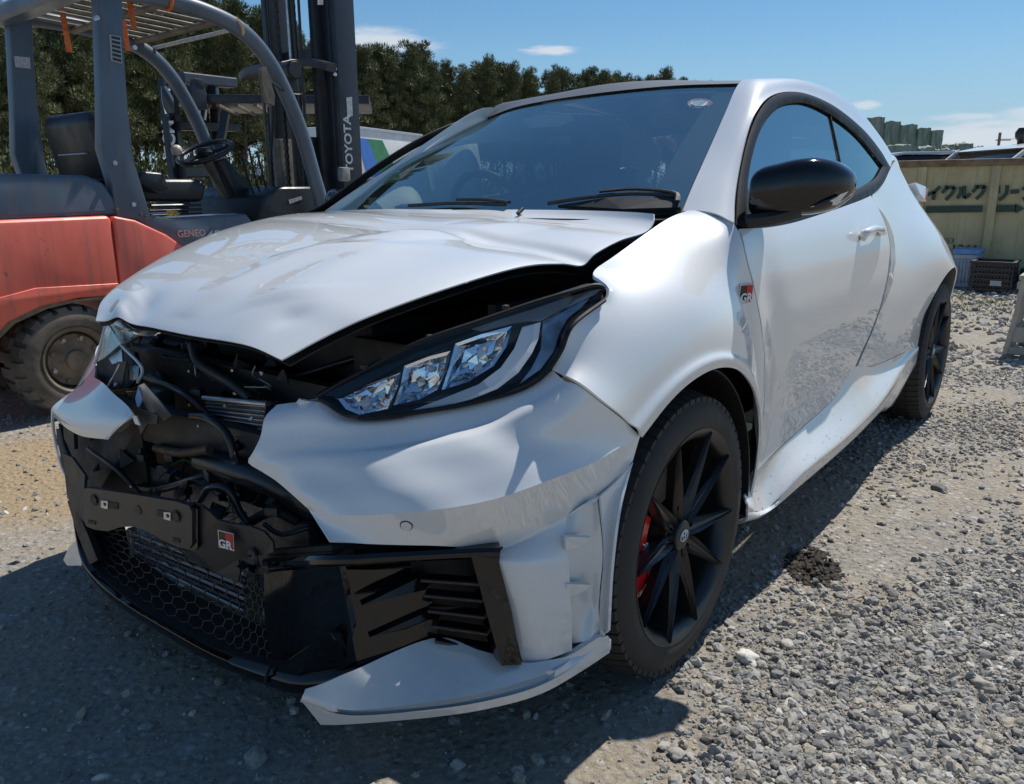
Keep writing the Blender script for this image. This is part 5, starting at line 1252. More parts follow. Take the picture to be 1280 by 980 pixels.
for px, t in ((302, 190), (311, 185), (321, 189)):
    tube('control_lever', [Y(px+18, 250, -2.80), Y(px+9, 225, -2.80), Y(px, t, -2.80)], .007, FBK, FK, 6, 8)
bm = bmesh.new(); b_box(bm, tuple(Y(323, 215, -2.78)), (.03, .02, .04), bev=.008); bm_obj('lever_knob', bm, WORN, FK, True, 40)
# mirrors, work lamp
MIRM = mat('mirror_surface', (.9, .9, .9), .02, metal=1.)
mp = [Y(202, 106, -3.62), Y(214, 105, -3.62), Y(219, 118, -3.62), Y(221, 143, -3.62), Y(208, 145, -3.62), Y(203, 125, -3.62)]
o_ = plate('rear_view_mirror', [p+V(-.02, 0, 0) for p in mp], .03, FBK, FK, nrm=V(.95, .6, .0))
cm = np.mean(mp, 0); plate('rear_view_mirror_glass', [cm+(p-cm)*.88+V(.012, .004, 0) for p in mp], .002, MIRM, FK, nrm=V(.95, .6, 0))
mp = [Y(327, 84, -2.40), Y(333, 83, -2.40), Y(344, 120, -2.40), Y(343, 132, -2.40), Y(335, 128, -2.40), Y(328, 105, -2.40)]
plate('rear_view_mirror', mp, .03, FTAN, FK, nrm=V(.6, .8, 0)); tube('mirror_bracket', [Y(335, 100, -2.42), V(-1.66, N_, 1.60)], .008, FBK, FK, 6)
tube('mirror_bracket', [Y(211, 100, -3.62), V(-1.56, F_+.04, 1.72)], .008, FBK, FK, 6)
lathe('work_lamp', [(0, .05), (.045, .05), (.055, .035), (.05, -.03), (.03, -.05), (0, -.05)], FBK, FK, 20, 'y', tuple(Y(363, 88, -2.62)))
box('work_lamp_bracket', tuple(Y(366, 105, -2.64)), (.07, .05, .13), FBK, FK, bev=.015)
tube('lamp_guard', [Y(p[0], p[1], -2.58) for p in ((352, 78), (372, 76), (378, 100), (378, 117), (360, 117))], .004, FBK, FK, 5, 14)
# mast
def rail(x0, x1, y0, y1, z0, z1, mt=FDK, name='mast_rail'): return box(name, ((x0+x1)/2, (y0+y1)/2, (z0+z1)/2), (abs(x1-x0), abs(y1-y0), z1-z0), mt, FK, bev=.006)
rail(-2.17, -2.335, -2.72, -2.66, .08, 2.75); rail(-2.17, -2.20, -2.80, -2.72, .08, 2.75); rail(-2.305, -2.335, -2.80, -2.72, .08, 2.75)
rail(-2.17, -2.335, -3.40, -3.34, .08, 2.75); rail(-2.17, -2.20, -3.34, -3.26, .08, 2.75); rail(-2.305, -2.335, -3.34, -3.26, .08, 2.75)
rail(-2.10, -2.26, -2.83, -2.78, .10, 2.7, FBK, 'inner_mast_rail'); rail(-2.10, -2.26, -3.28, -3.23, .10, 2.7, FBK, 'inner_mast_rail')
rail(-2.06, -2.16, -2.89, -2.835, .12, 1.4, FBK, 'inner_mast_rail'); rail(-2.06, -2.16, -3.22, -3.16, .12, 1.4, FTAN, 'inner_mast_rail')
tube('lift_cylinder', [V(-2.12, -3.05, .15), V(-2.12, -3.05, 1.75)], .035, FBK, FK, 12); tube('lift_rod', [V(-2.12, -3.05, 1.75), V(-2.12, -3.05, 2.7)], .016, SILVER, FK, 8)
tube('lift_rod', [V(-2.06, -3.30, .9), V(-2.06, -3.30, 2.0)], .011, FTAN, FK, 8)
bar('mast_cross_beam', [V(-2.05, -2.58, 1.80), V(-2.02, -2.72, 1.84), V(-2.02, -3.34, 1.84), V(-2.05, -3.46, 1.82)], .10, .05, FDK, FK, bev=.008)
bar('mast_cross_beam', [V(-2.24, -2.74, 1.92), V(-2.24, -3.32, 1.92)], .12, .10, FDK, FK, bev=.01)
bar('mast_cross_beam', [V(-2.24, -2.74, .60), V(-2.24, -3.32, .60)], .12, .14, FDK, FK, bev=.01)
def chain(x, y, z0, z1):
    bm = bmesh.new(); z = z0; k = 0
    while z < z1: b_box(bm, (x, y, z), (.018, .030 if k % 2 else .018, .026)); z += .024; k += 1
    o = bm_obj('lift_chain', bm, FTAN if x > -2.05 else FBK, FK); o['kind'] = 'stuff'
chain(-2.08, -3.12, .4, 2.7); chain(-2.08, -2.95, .4, 2.7); chain(-2.05, -3.26, .3, 1.5)
for y, ph in ((-2.86, 0), (-2.90, .5), (-2.94, 1.1), (-3.18, 1.7)):
    tube('hydraulic_hose', [V(-2.06+.03*math.sin(ph), y, 2.7), V(-2.04, y+.01, 1.7), V(-2.0-.03*math.cos(ph), y+.03*math.sin(ph*2), 1.2), V(-2.04, y, .7)], .010, FBK, FK, 6, 20)
box('junction_box', tuple(Y(430, 218, -2.60)), (.07, .05, .09), mat('junction_grey', (.32, .31, .27), .5, var=.3, vscale=40), FK, bev=.012)
text('mast_lettering', 'TOYOTA', .088, Y(441.5, 216, -2.655), (0, 0, 1), (1, 0, 0), WORN, FK, .001, .002)
plate('sticker', [Y(433, 122, -2.655), Y(440, 121, -2.655), Y(441, 145, -2.655), Y(434, 146, -2.655)], .001, STCK, FK, nrm=V(0, 1, 0))
plate('sticker', [Y(p[0], p[1], -2.655) for p in ((397, -4), (404, -4), (404, 6), (397, 6))], .001, STCK, FK, nrm=V(0, 1, 0))
for px, py in ((418, 86), (418, 93)): 
    c = Y(px, py, -2.655); tube('mast_bolt', [c, c+V(0, .012, 0)], .012, SILVER, FK, 8)
bar('fork_carriage', [V(-2.40, -2.62, .5), V(-2.40, -3.45, .5)], .06, .12, FDK, FK, bev=.01)
for y in (-2.85, -3.2): bar('fork', [V(-2.45, y, .75), V(-2.45, y, .08), V(-2.5, y, .05), V(-3.5, y, .04)], .12, .04, FDK, FK, up=(0, 1, 0), bev=.004)
text('cowl_lettering', 'GENEO', .050, Y(222, 296.5, N_-.005), (-1, 0, 0), (0, 0, 1), mat('pink_letters', (.55, .32, .30), .5), FK, .001, .001)
text('cowl_lettering', '45', .085, Y(256, 303, N_-.005), (-1, 0, 0), (0, 0, 1), WORN, FK, .001, .003, .3)
for x_, z_ in ((-.53, 1.86), (-.53, 1.2), (-.60, 1.0), (-.70, 1.75)): tube('bolt', [V(x_-.03, N_-.01, z_), V(x_-.03, N_+.012, z_)], .012, SILVER, FK, 6)
for px, py in ((146, 262), (176, 268), (183, 271)): p_ = Y(px, py, N_); tube('bolt', [p_, p_+V(0, .012, 0)], .008, FTAN, FK, 6)
plate('warning_sticker', [p+V(0, .004, 0) for p in (Y(208, 262, N_+.0), Y(222, 264, N_+.0), Y(222, 271, N_+.0), Y(208, 269, N_+.0))], .001, mat('yellow_sticker', (.6, .42, .05), .5, col2=(.1, .08, .03), vscale=60), FK, nrm=V(0, 1, 0))
plate('guard_label', [V(-.488, y_, z_) for y_, z_ in ((-3.46, 2.01), (-3.30, 2.02), (-3.30, 2.045), (-3.46, 2.035))], .001, STCK, FK, nrm=V(1, 0, 0))
plate('guard_label', [V(-.488, y_, z_) for y_, z_ in ((-2.80, 2.02), (-2.60, 2.025), (-2.60, 2.055), (-2.80, 2.05))], .001, STCK, FK, nrm=V(1, 0, 0))
# wheels of the forklift
def fk_wheel(x, y, r, wd, s):
    z = r-.004; RM = lathe('wheel', [(.0, .02*s), (.045, .02*s), (.05, .0), (.10, -.01*s), (.125, -.005*s), (r*.50, -.03*s), (r*.52, .01*s), (r*.575, .03*s), (r*.60, .03*s), (r*.60, .0)], FTAN, FK, 40, 'y', (x, y, z), 25)
    lathe('tyre', [(r*.58, .02*s), (r*.66, .03*s), (r*.80, .033*s), (r*.88, .022*s), (r*.93, -.02*s), (r*.945, -.10*s), (r*.93, -wd*s), (r*.6, -wd*s)], FTYR, RM, 60, 'y', (x, y, z), 40)
    bm = bmesh.new(); nb = 22
    for k in range(nb):
        for off, h0, h1 in ((0, .028, -.055), (.5, -.075, -wd)):
            a = 2*PI*(k+off)/nb; da = PI/nb*.66; vs = []
            for aa in (a-da, a+da):
                for h, rr in ((h0*s, r*.845), ((h0-.014)*s, r*.955), (h1*s, r*1.0), (h1*s, r*.90)):
                    if off: rr = {0: .93, 1: 1.0, 2: 1.0, 3: .9}[(len(vs)) % 4]*r
                    vs.append(bm.verts.new((x+rr*math.cos(aa), y+h, z+rr*math.sin(aa))))
            for f in ((0, 1, 5, 4), (1, 2, 6, 5), (2, 3, 7, 6), (0, 3, 2, 1), (4, 5, 6, 7)): bm.faces.new([vs[i] for i in f])
    bmesh.ops.recalc_face_normals(bm, faces=bm.faces); o = bm_obj('tread_block', bm, FTYR, RM); o['kind'] = 'stuff'
    for k in range(8):
        a = 2*PI*(k+.5)/8; c = (x+r*.40*math.cos(a), y, z+r*.40*math.sin(a))
        lathe('wheel_nut', [(0, .004*s), (.011, .004*s), (.013, -.008*s), (.020, -.012*s), (.020, -.03*s)], SILVER if k % 3 else FTAN, RM, 6, 'y', c)
    return RM
fk_wheel(-.245, -2.50, .272, .17, 1)
t_ = text('tyre_lettering', '7.00-12', .045, (-.245-.0, -2.464, .10), (-1, 0, 0), (0, 0, 1), FTYR, FK, .002)
# bend the raised lettering round the sidewall
for v in t_.data.vertices:
    s_ = (-.245-v.co.x); h_ = v.co.z-.10; a = R_(225)-s_/.205; rr = .195+h_; v.co.x = -.245+rr*math.cos(a); v.co.z = .268+rr*math.sin(a)
for v in t_.data.vertices: pass
fk_wheel(-1.75, -2.50, .33, .22, 1)
fk_wheel(-.245, -3.50, .272, .17, -1); fk_wheel(-1.75, -3.55, .33, .22, -1)
settle(FK, (-1.1, -3.02, 0))

# ================================================================ second forklift beyond
F2 = empty('forklift', (0, 0, 0), 'dark grey forklift whose mast and roof slab show behind the red forklift', 'forklift')
D2 = 8.2
def w2(px, py, d=D2): return Wd(px, py, d)
rgt = V(RT[0], RT[1], 0)/np.hypot(RT[0], RT[1])
def vrail(px0, px1, top, mt, d=D2, dep=.10):
    a, b = Gd(px0, d), Gd(px1, d); zt = w2(px0, top, d)[2]; wdt = np.linalg.norm(b-a); c = (a+b)/2; c[2] = zt/2+.05
    return box('mast_rail', c, (wdt, dep, zt-.1), mt, F2, rot=rotz(math.atan2(rgt[1], rgt[0])), bev=.006)
vrail(214, 222, 100, FDK); vrail(226, 232, 100, FBK, D2+.08); vrail(262, 268, 100, FBK, D2+.5); vrail(273, 283, 97, FDK, D2+.6)
bar('mast_cross_beam', [w2(223, 97), w2(289, 104, D2+.6)], .14, .09, FDK, F2, bev=.01)
bar('mast_cross_beam', [w2(219, 157), w2(293, 159, D2+.6)], .14, .08, FDK, F2, bev=.01)
bar('mast_cross_beam', [w2(225, 215), w2(285, 215, D2+.6)], .14, .10, FDK, F2, bev=.01)
box('work_lamp', w2(247, 106, D2-.1), (.10, .10, .10), FBK, F2, bev=.03); box('work_lamp_bracket', w2(247, 122, D2-.1), (.12, .10, .2), FDK, F2, bev=.01)
tube('hydraulic_hose', [w2(255, 110), w2(258, 130), w2(256, 150)], .012, SILVER, F2, 6, 8)
text('mast_lettering', 'TCM', .15, w2(220.8, 196, D2-.06), (0, 0, 1), tuple(-rgt), WPRINT, F2, .002, .004)
a, b, c, d_ = w2(261, 127, 8.0), w2(350, 121, 8.3), w2(352, 127, 9.5), w2(262, 130, 9.4)
g0 = (w2(261, 131, 7.9)+w2(420, 131, 9.3))/2
box('overhead_guard', g0, (1.75, 1.05, .075), FDK, F2, rot=rotz(math.atan2(rgt[1], rgt[0])+.14), bev=.01)
for k in range(5):
    p = w2(285+k*22, 133, 7.86+.02*k); box('guard_slat', p+V(0, 0, -.03), (.03, .9, .02), FTAN, F2, rot=rotz(math.atan2(rgt[1], rgt[0])+.14))
for px, top in ((283, 135), (340, 135), (352, 140)):
    bar('guard_post', [w2(px, top, 8.2), w2(px-18 if px < 300 else px, 240, 8.0), Gd(px-20 if px < 300 else px, 8.0)], .07, .07, FDK if px < 345 else FTAN, F2, up=tuple(rgt), bev=.01)
bb = Gd(330, 9.0); box('body', bb+V(0, 0, .62), (1.9, 1.1, .75), FDK, F2, rot=rotz(math.atan2(rgt[1], rgt[0])+.14), bev=.08)
for off in (-.6, .6):
    p = bb+rgt*off+V(.45, .4, 0); lathe('wheel', [(0, .1), (.15, .1), (.27, .09), (.28, 0), (.27, -.1), (0, -.1)], FTYR, F2, 24, 'y', (p[0], p[1], .27))
settle(F2, Gd(300, 8.6))

# ================================================================ white box truck with blue and green stripes
BW = mat('box_body_white', (.66, .67, .68), .4, var=.12, vscale=2, detail=6)
BLU = mat('stripe_blue', (.035, .13, .48), .4, col2=(.05, .18, .55), vscale=6); GRN = mat('stripe_green', (.03, .16, .07), .4, col2=(.045, .22, .10), vscale=6)
TK = empty('box_truck', (0, 0, 0), 'white box-bodied truck with slanting blue and green stripes, parked before the pines', 'truck')
e0, e1 = Wd(436, 165, 22.0), Wd(527, 176, 25.6); e0[2] = e1[2] = 2.62
ud = (e1-e0); Lt = np.linalg.norm(ud); ud /= Lt; bk = V(-ud[1], ud[0], 0); bk = bk if bk@HF > 0 else -bk
ang = math.atan2(ud[1], ud[0]); cc = (e0+e1)/2+bk*1.05
box('box_body', V(cc[0], cc[1], 1.97), (Lt, 2.1, 1.30), BW, TK, rot=rotz(ang), bev=.03)
for z in (2.60, 1.33): bar('body_edge_rail', [e0*V(1, 1, 0)+V(0, 0, z)-bk*.02, e1*V(1, 1, 0)+V(0, 0, z)-bk*.02], .05, .07, SILVER, TK, bev=.01)
for e in (e0, e1): bar('corner_post', [e*V(1, 1, 0)+V(0, 0, 1.33)-bk*.02, e*V(1, 1, 0)+V(0, 0, 2.6)-bk*.02], .06, .06, SILVER, TK, up=tuple(ud), bev=.01)
def onT(px, py, off=.012):
    n = bk; d = raydir(px, py); t = ((e0-bk*off-CAMP)@n)/(d@n); return CAMP+d*t
plate('stripe', [onT(446, 172), onT(459, 173.5), onT(482, 229), onT(462, 229)], .004, BLU, TK, nrm=-bk)
plate('stripe', [onT(459, 173.5), onT(478, 175.5), onT(503, 229), onT(482, 229)], .004, GRN, TK, nrm=-bk)
plate('body_plate', [onT(394, 178), onT(402, 178), onT(402, 183), onT(394, 183)], .01, SILVER, TK, nrm=-bk)
box('chassis', V(cc[0], cc[1], 1.0), (Lt, .9, .35), DARK, TK, rot=rotz(ang))
cb = e1+ud*1.05+bk*1.05; box('cab', V(cb[0], cb[1], 1.05), (1.9, 1.95, 1.5), BW, TK, rot=rotz(ang), bev=.15)
box('cab_window', V(cb[0], cb[1], 1.4)-bk*.95-ud*.1, (1.0, .08, .6), SGLASS, TK, rot=rotz(ang))
for f in (-.2, .62, .8):
    for s in (.15, 1.95):
        p = e0+ud*Lt*f+bk*s; o = lathe('wheel', [(0, .12), (.24, .12), (.40, .10), (.42, 0), (.40, -.12), (0, -.12)], TYRE, TK, 24, 'y', (0, 0, 0)); o.matrix_basis = Matrix.Translation((p[0], p[1], .42)) @ Matrix.Rotation(ang, 4, 'Z')
settle(TK, (cc[0], cc[1], 0), ang)

# ================================================================ ochre skip container, right
OCH = mat('faded_ochre_steel', (.60, .51, .285), .5, col2=(.47, .39, .21), chips=(.20, .11, .06), chip_th=.68, chip_scale=14, vscale=3.5, detail=9, bump=.12, bscale=4)
RUST = mat('rusty_edge_steel', (.27, .20, .10), .6, col2=(.15, .075, .04), vscale=8, detail=8)
GTX = mat('dark_green_lettering', (.012, .05, .040), .55, col2=(.05, .08, .05), vscale=60)
SK = empty('skip_container', (0, 0, 0), 'faded ochre steel skip with green Japanese lettering and an arrow', 'container')
sx = -8.75
def S(px, py, off=0.): return X(px, py, sx+off)
topz = S(1241, 198.5)[2]; y0_, y1_ = -2.6, 3.4
def warp(G):
    H = G.copy()
    for i in range(G.shape[0]):
        for j in range(G.shape[1]): H[i, j, 0] += .012*noise.noise(Vector((0, G[i, j, 1]*2.3, G[i, j, 2]*2.6)))+.01*noise.noise(Vector((3, G[i, j, 1]*.9, G[i, j, 2]*1.1)))
    return H
ribs = [1150-91*2, 1150-91, 1150, 1241, 1241+87, 1241+172]; ry = [S(p, 240)[1] for p in ribs]
for k in range(len(ry)-1):
    G = np.array([[V(sx-.03, ry[k]*(1-t)+ry[k+1]*t, z) for t in np.linspace(0, 1, 24)] for z in np.linspace(.18, topz-.04, 20)])
    G = warp(G); G[:, 0, 0] = G[:, -1, 0] = sx-.03
    skin('side_sheet', G, OCH, SK, .01, flip=False)
for y in ry: box('rib', (sx-.01, y+.01, (topz+.16)/2), (.07, .085, topz-.18), OCH, SK, bev=.008)
box('top_rail', (sx-.02, (ry[0]+ry[-1])/2, topz-.035), (.11, ry[-1]-ry[0]+.1, .075), RUST, SK, bev=.012)
box('bottom_rail', (sx-.02, (ry[0]+ry[-1])/2, .17), (.11, ry[-1]-ry[0]+.1, .12), OCH, SK, bev=.012)
box('back_sheet', (sx-1.9, (ry[0]+ry[-1])/2, topz/2+.08), (.03, ry[-1]-ry[0], topz-.2), OCH, SK)
box('floor_sheet', (sx-.95, (ry[0]+ry[-1])/2, .2), (1.9, ry[-1]-ry[0], .05), DARK, SK)
for y in (ry[0], ry[-1]): box('end_sheet', (sx-.95, y, topz/2+.08), (1.9, .03, topz-.2), OCH, SK)
def stroke(name, P, w_, par=SK, off=.012):
    """one brush stroke of flat lettering on the skip's side"""
    P = [S(a, b, off) for a, b in P]; s_ = w_/2/FPX*11.3
    L, Rr = [], []
    for i, p in enumerate(P):
        t = P[min(i+1, len(P)-1)]-P[max(i-1, 0)]; t /= np.linalg.norm(t); n = V(0, -t[2], t[1]); L.append(p+n*s_); Rr.append(p-n*s_)
    return skin(name, np.array([L, Rr]), GTX, par, 0)
def kana(sts, px, py, sx_, sy_, w_=3.4):
    for st in sts: stroke('side_lettering', cr(np.array([(px+a*sx_, py+b*sy_, 0) for a, b in st]), 9)[:, :2], w_)
KI = [[(.95, 0), (.55, .38), (.02, .60)], [(.52, .38), (.45, 1.0)]]
KU = [[(.35, .0), (.25, .25), (.02, .52)], [(.32, .16), (.92, .12)], [(.92, .10), (.72, .55), (.28, 1.0)]]
KRU = [[(.30, .10), (.28, .55), (.02, .95)], [(.56, .02), (.52, .92)], [(.52, .92), (.78, .80), (1.0, .58)]]
KRI = [[(.18, .05), (.16, .55)], [(.82, .02), (.78, .50), (.50, .82), (.20, 1.0)]]
KN = [[(.08, .12), (.40, .32)], [(.95, .15), (.60, .72), (.08, .95)]]
kana(KI, 1159, 233, 17, 17); kana(KU, 1177, 232, 18, 18); kana(KRU, 1196, 232, 17, 17); kana(KU, 1215, 231, 18, 18)
kana(KRI, 1245, 231, 17, 19); stroke('side_lettering', [(1263, 240), (1274, 239)], 4); kana(KN, 1277, 232, 16, 18)
stroke('arrow', [(1157, 262), (1228, 261)], 6.5); stroke('arrow', [(1242, 261), (1270, 260.5)], 6.5)
plate('arrow', [S(1269, 254.5, .012), S(1281, 260.5, .012), S(1269, 267, .012)], .002, GTX, SK, nrm=V(1, 0, 0))
text('side_lettering', '253', .085, S(1177, 304, .012), (0, 1, 0), (0, 0, 1), GTX, SK, .001)
text('side_lettering', '-1366', .135, S(1182, 316, .012), (0, 1, 0), (0, 0, 1), GTX, SK, .001, .004)
settle(SK, (sx-.95, 0, 0))

# things standing in front of the skip
BP = mat('pale_blue_plastic', (.36, .44, .52), .4, var=.15, vscale=10); BL = mat('blue_lid_plastic', (.10, .27, .55), .35, col2=(.16, .34, .60), vscale=12)
t = empty('storage_box', (0, 0, 0), 'pale plastic box with a blue lid beside the black crate by the ochre skip', 'box')
a, b = X(1188, 355, -8.2), X(1219, 355, -8.2); zt = X(1200, 326, -8.2)[2]
yc = (a[1]+b[1])/2; wy = b[1]-a[1]
bm = bmesh.new(); 
for z0, z1, e in ((0.0, .05, .97), (.05, .30, .95), (.30, .345, 1.0)): b_box(bm, (-8.35, yc, (z0+z1)/2), (.30*e, wy*e, z1-z0-.001), bev=.006)
bm_obj('box_body', bm, BP, t, True, 40)
for k in range(7): box('box_rib', (-8.197, yc-wy*.42+wy*.84*k/6, .17), (.008, .012, .24), BP, t)
box('lid', (-8.35, yc, .375), (.34, wy*1.12, .055), BL, t, bev=.012)
settle(t, (-8.35, yc, 0))
t = empty('plastic_crate', (0, 0, 0), 'black ventilated plastic crate on the gravel between the blue-lidded box and the stool', 'crate')
a, b = X(1211, 360, -7.85), X(1263, 362, -7.85); yc = (a[1]+b[1])/2; wy = b[1]-a[1]; h = .29
bm = bmesh.new()
for z in np.linspace(.02, h-.01, 6): 
    for xx, yy, sx2, sy2 in ((-7.85, yc, .012, wy), (-8.2, yc, .012, wy), (-8.03, yc-wy/2, .36, .012), (-8.03, yc+wy/2, .36, .012)): b_box(bm, (xx, yy, z), (sx2, sy2, .028))
for k in range(13):
    for xx in (-7.848, -8.202): b_box(bm, (xx, yc-wy/2+wy*k/12, h/2), (.016, .014, h))
o = bm_obj('crate_lattice', bm, FBK, t); o['kind'] = 'stuff'
bm = bmesh.new()
for xx, yy, sx2, sy2 in ((-7.85, yc, .035, wy+.05), (-8.2, yc, .035, wy+.05), (-8.03, yc-wy/2, .36, .035), (-8.03, yc+wy/2, .36, .035)): b_box(bm, (xx, yy, h+.012), (sx2, sy2, .022), bev=.004)
bm_obj('crate_rim', bm, FBK, t, True, 40); box('crate_floor', (-8.03, yc, .015), (.34, wy, .01), FBK, t)
box('crate_label', (-7.838, yc+.05, .10), (.004, .10, .05), STCK, t)
settle(t, (-8.03, yc, 0))
t = empty('pallet', (0, 0, 0), 'low dark timber bearer with a yellow scrap under the right end of the skip', 'timber')
box('beam', (-8.45, .95, .13), (.18, .7, .16), DARK, t, bev=.01); box('beam', (-8.45, 1.0, .24), (.16, .7, .04), mat('yellowed_wood', (.35, .26, .10), .7, var=.4), t, bev=.005)
settle(t, (-8.45, .95, 0))
# grey plastic step stool, only its left part in the frame
PS = mat('weathered_grey_plastic', (.40, .37, .32), .6, col2=(.30, .27, .23), vscale=8, detail=7)
t = empty('step_stool', (0, 0, 0), 'weathered grey plastic step stool with arched legs, cut by the right edge', 'stool')
fx = -4.42
def T_(px, py, o=0.): return X(px, py, fx+o)
p0 = T_(1264, 352); pB = T_(1256, 442); yl, yr = pB[1], pB[1]+.40; zt = p0[2]+.03
for k, x in enumerate((fx, fx-.34)):
    for s, ya, yb in ((1, yl, yl+.035), (-1, yr, yr-.035)):
        bar('leg', [V(x, ya, 0), V(x-.0, ya+.035*s, zt*.55), V(x, ya+.05*s, zt-.01)], .032, .045, PS, t, up=(1, 0, 0), bev=.005)
    bar('stretcher', [V(x, yl+.02, zt*.28), V(x, yr-.02, zt*.28)], .10, .03, PS, t, up=(1, 0, 0), bev=.005)
    bar('foot_rail', [V(x, yl-.005, .035), V(x, yr+.005, .035)], .05, .035, PS, t, up=(1, 0, 0), bev=.005)
    bar('apron', [V(x, yl+.045, zt-.05), V(x, yr-.045, zt-.05)], .06, .03, PS, t, up=(1, 0, 0), bev=.005)
    for q in (.33, .66): bar('upright', [V(x, yl+(yr-yl)*q, zt*.3), V(x, yl+(yr-yl)*q, zt-.05)], .03, .03, PS, t, up=(1, 0, 0), bev=.004)
for y in (yl+.03, yr-.03):
    for z in (.035, zt*.28, zt-.05): bar('stretcher', [V(fx, y, z), V(fx-.34, y, z)], .03, .05, PS, t, bev=.004)
box('seat', (fx-.17, (yl+yr)/2, zt), (.40, yr-yl-.04, .03), PS, t, bev=.01)
settle(t, (fx-.17, (yl+yr)/2, 0))

# ================================================================ parked cars whose roofs show over the skip
CSIL = mat('silver_roof_paint', (.55, .57, .60), .25, metal=.5, coat=.8); CWHT = mat('white_van_paint', (.7, .7, .7), .3, coat=.6)
def roof_car(px0, px1, d, zroof, mt, label, L=4.4, flip=False, name='parked_car'):
    t = empty(name, (0, 0, 0), label, 'car'); c = Gd((px0+px1)/2, d); a = math.atan2(rgt[1], rgt[0])+.05
    W2 = 1.7; s = -1 if flip else 1
    prof = [(-L/2, .35), (-L/2, .85), (-L*.46, .95), (-L*.33, 1.0), (L*.40, 1.02), (L*.49, .95), (L/2, .6), (L/2, .35)]
    prism('body', [(x*s, z) for x, z in prof], -W2/2, W2/2, mt, t, .06)
    gp = [(-L*.34, 1.0), (-L*.20, zroof-.09), (-L*.12, zroof-.05), (L*.34, zroof-.06), (L*.42, 1.0)]
    prism('windows', [(x*s, z) for x, z in gp], -W2/2+.09, W2/2-.09, GLOSS, t, .03)
    rp = [(-L*.22, zroof-.10), (-L*.14, zroof-.03), (0, zroof), (L*.25, zroof-.01), (L*.36, zroof-.07), (L*.34, zroof-.10), (L*.25, zroof-.05), (-L*.12, zroof-.06), (-L*.20, zroof-.12)]
    prism('roof', [(x*s, z) for x, z in rp], -W2/2+.07, W2/2-.07, mt, t, .008)
    for y in (-W2/2+.075, W2/2-.075):
        bar('pillar', [V(-L*.345*s, y, .99), V(-L*.20*s, y, zroof-.08)], .05, .05, mt, t, up=(0, 1, 0)); bar('pillar', [V(L*.43*s, y, .99), V(L*.345*s, y, zroof-.07)], .07, .05, mt, t, up=(0, 1, 0))
        bar('pillar', [V(L*.05*s, y, .99), V(L*.05*s, y, zroof-.07)], .06, .03, GLOSS, t, up=(0, 1, 0))
    for x in (-L*.32, L*.32):
        for y in (-W2/2+.1, W2/2-.1): lathe('wheel', [(0, .1), (.2, .1), (.30, .09), (.32, 0), (.30, -.1), (0, -.1)], TYRE, t, 24, 'y', (x, y, .315))
    t.location = c; t.rotation_euler = (0, 0, a); return t
roof_car(1105, 1216, 14.5, 1.53, CSIL, 'dark-windowed silver car behind the ochre skip, nearer the white hatchback', 3.4, flip=True)
v2 = roof_car(1215, 1420, 13.5, 1.60, CWHT, 'white car with a pale curved roof behind the right end of the skip', 4.6)
lathe('roof_ventilator', [(0, .16), (.05, .16), (.085, .10), (.08, .04), (.05, 0), (.04, -.1), (0, -.1)], FBK, v2, 16, 'z', (-.55, 0, 1.62))

# ================================================================ netted green bales, utility pole
BALE = mat('green_netted_bale', (.12, .185, .145), .75, col2=(.30, .34, .30), vscale=3.2, detail=9, bump=.6, bscale=5, stretch=(2.2, 2.2, .5))
def bale(px0, px1, py0, py1, d, n, lab):
    a, b = Gd(px0, d), Gd(px1, d); z1, z0 = Wd(px0, py0, d)[2], Wd(px0, py1, d)[2]; wd = np.linalg.norm(b-a)
    c = (a+b)/2+HF*wd/2; bm = bmesh.new(); bmesh.ops.create_cube(bm, size=1); bmesh.ops.subdivide_edges(bm, edges=bm.edges, cuts=7, use_grid_fill=True)
    for v in bm.verts:
        p = v.co.copy(); k = noise.noise(p*2.2+Vector((n*3.1, 0, 0)))*.07+noise.noise(Vector((p.x*6+n, p.y*6, p.z*1.2)))*.05
        v.co = p*(1-.05*(abs(p.x*2)**4+abs(p.z*2)**4)*.5)+p.normalized()*k; v.co = Vector((v.co.x*wd*.99, v.co.y*wd, v.co.z*(z1-z0)))
    o = bm_obj('netted_bale', bm, BALE, None, True, 60); o.location = (c[0], c[1], (z1+z0)/2); o.rotation_euler = (0, 0, math.atan2(rgt[1], rgt[0])-.12)
    return tag(o, lab, 'bale', 'bales wrapped in green netting')
pos = ['leftmost', 'second from left', 'third from left', 'fourth from left', 'rightmost']
for k, (x0, x1, t0) in enumerate(((1076, 1100, 147), (1100, 1120, 152), (1120, 1141, 156), (1141, 1158, 160), (1158, 1173, 163))):
    bale(x0, x1, t0, 184+k*.4, 40, k, 'green netted bale in the top row of the tall stack, '+pos[k])
# ground rows carry the stack
for k in range(6):
    x0 = 1072+k*20; bale(x0, x0+20, 183.5, 207, 40.3, 10+k, 'green bale in the middle row of the tall stack, '+['leftmost', 'second from left', 'third from left', 'fourth from left', 'fifth from left', 'rightmost'][k])
    bale(x0, x0+20, 207, 263, 40.6, 60+k, 'green netted bale hidden at the foot of the tall stack, '+['leftmost', 'second from left', 'third from left', 'fourth from left', 'fifth from left', 'rightmost'][k])
for k, (x0, x1, t0) in enumerate(((1106, 1146, 181), (1146, 1166, 183), (1166, 1184, 186), (1184, 1200, 188))):
    bale(x0, x1, t0, 245, 36, 20+k, 'grey-green bale in the lower nearer row, '+['widest one', 'second from the left', 'third from the left', 'at the right end'][k])
for k, (x0, x1, t0) in enumerate(((1172, 1192, 180.5), (1192, 1212, 179), (1212, 1225, 183), (1225, 1240, 185.5))):
    bale(x0, x1, t0, 242, 55, 40+k, 'distant green bale right of the tall stack, '+['leftmost', 'second from the left, the tallest', 'third from the left', 'rightmost by the pole'][k])
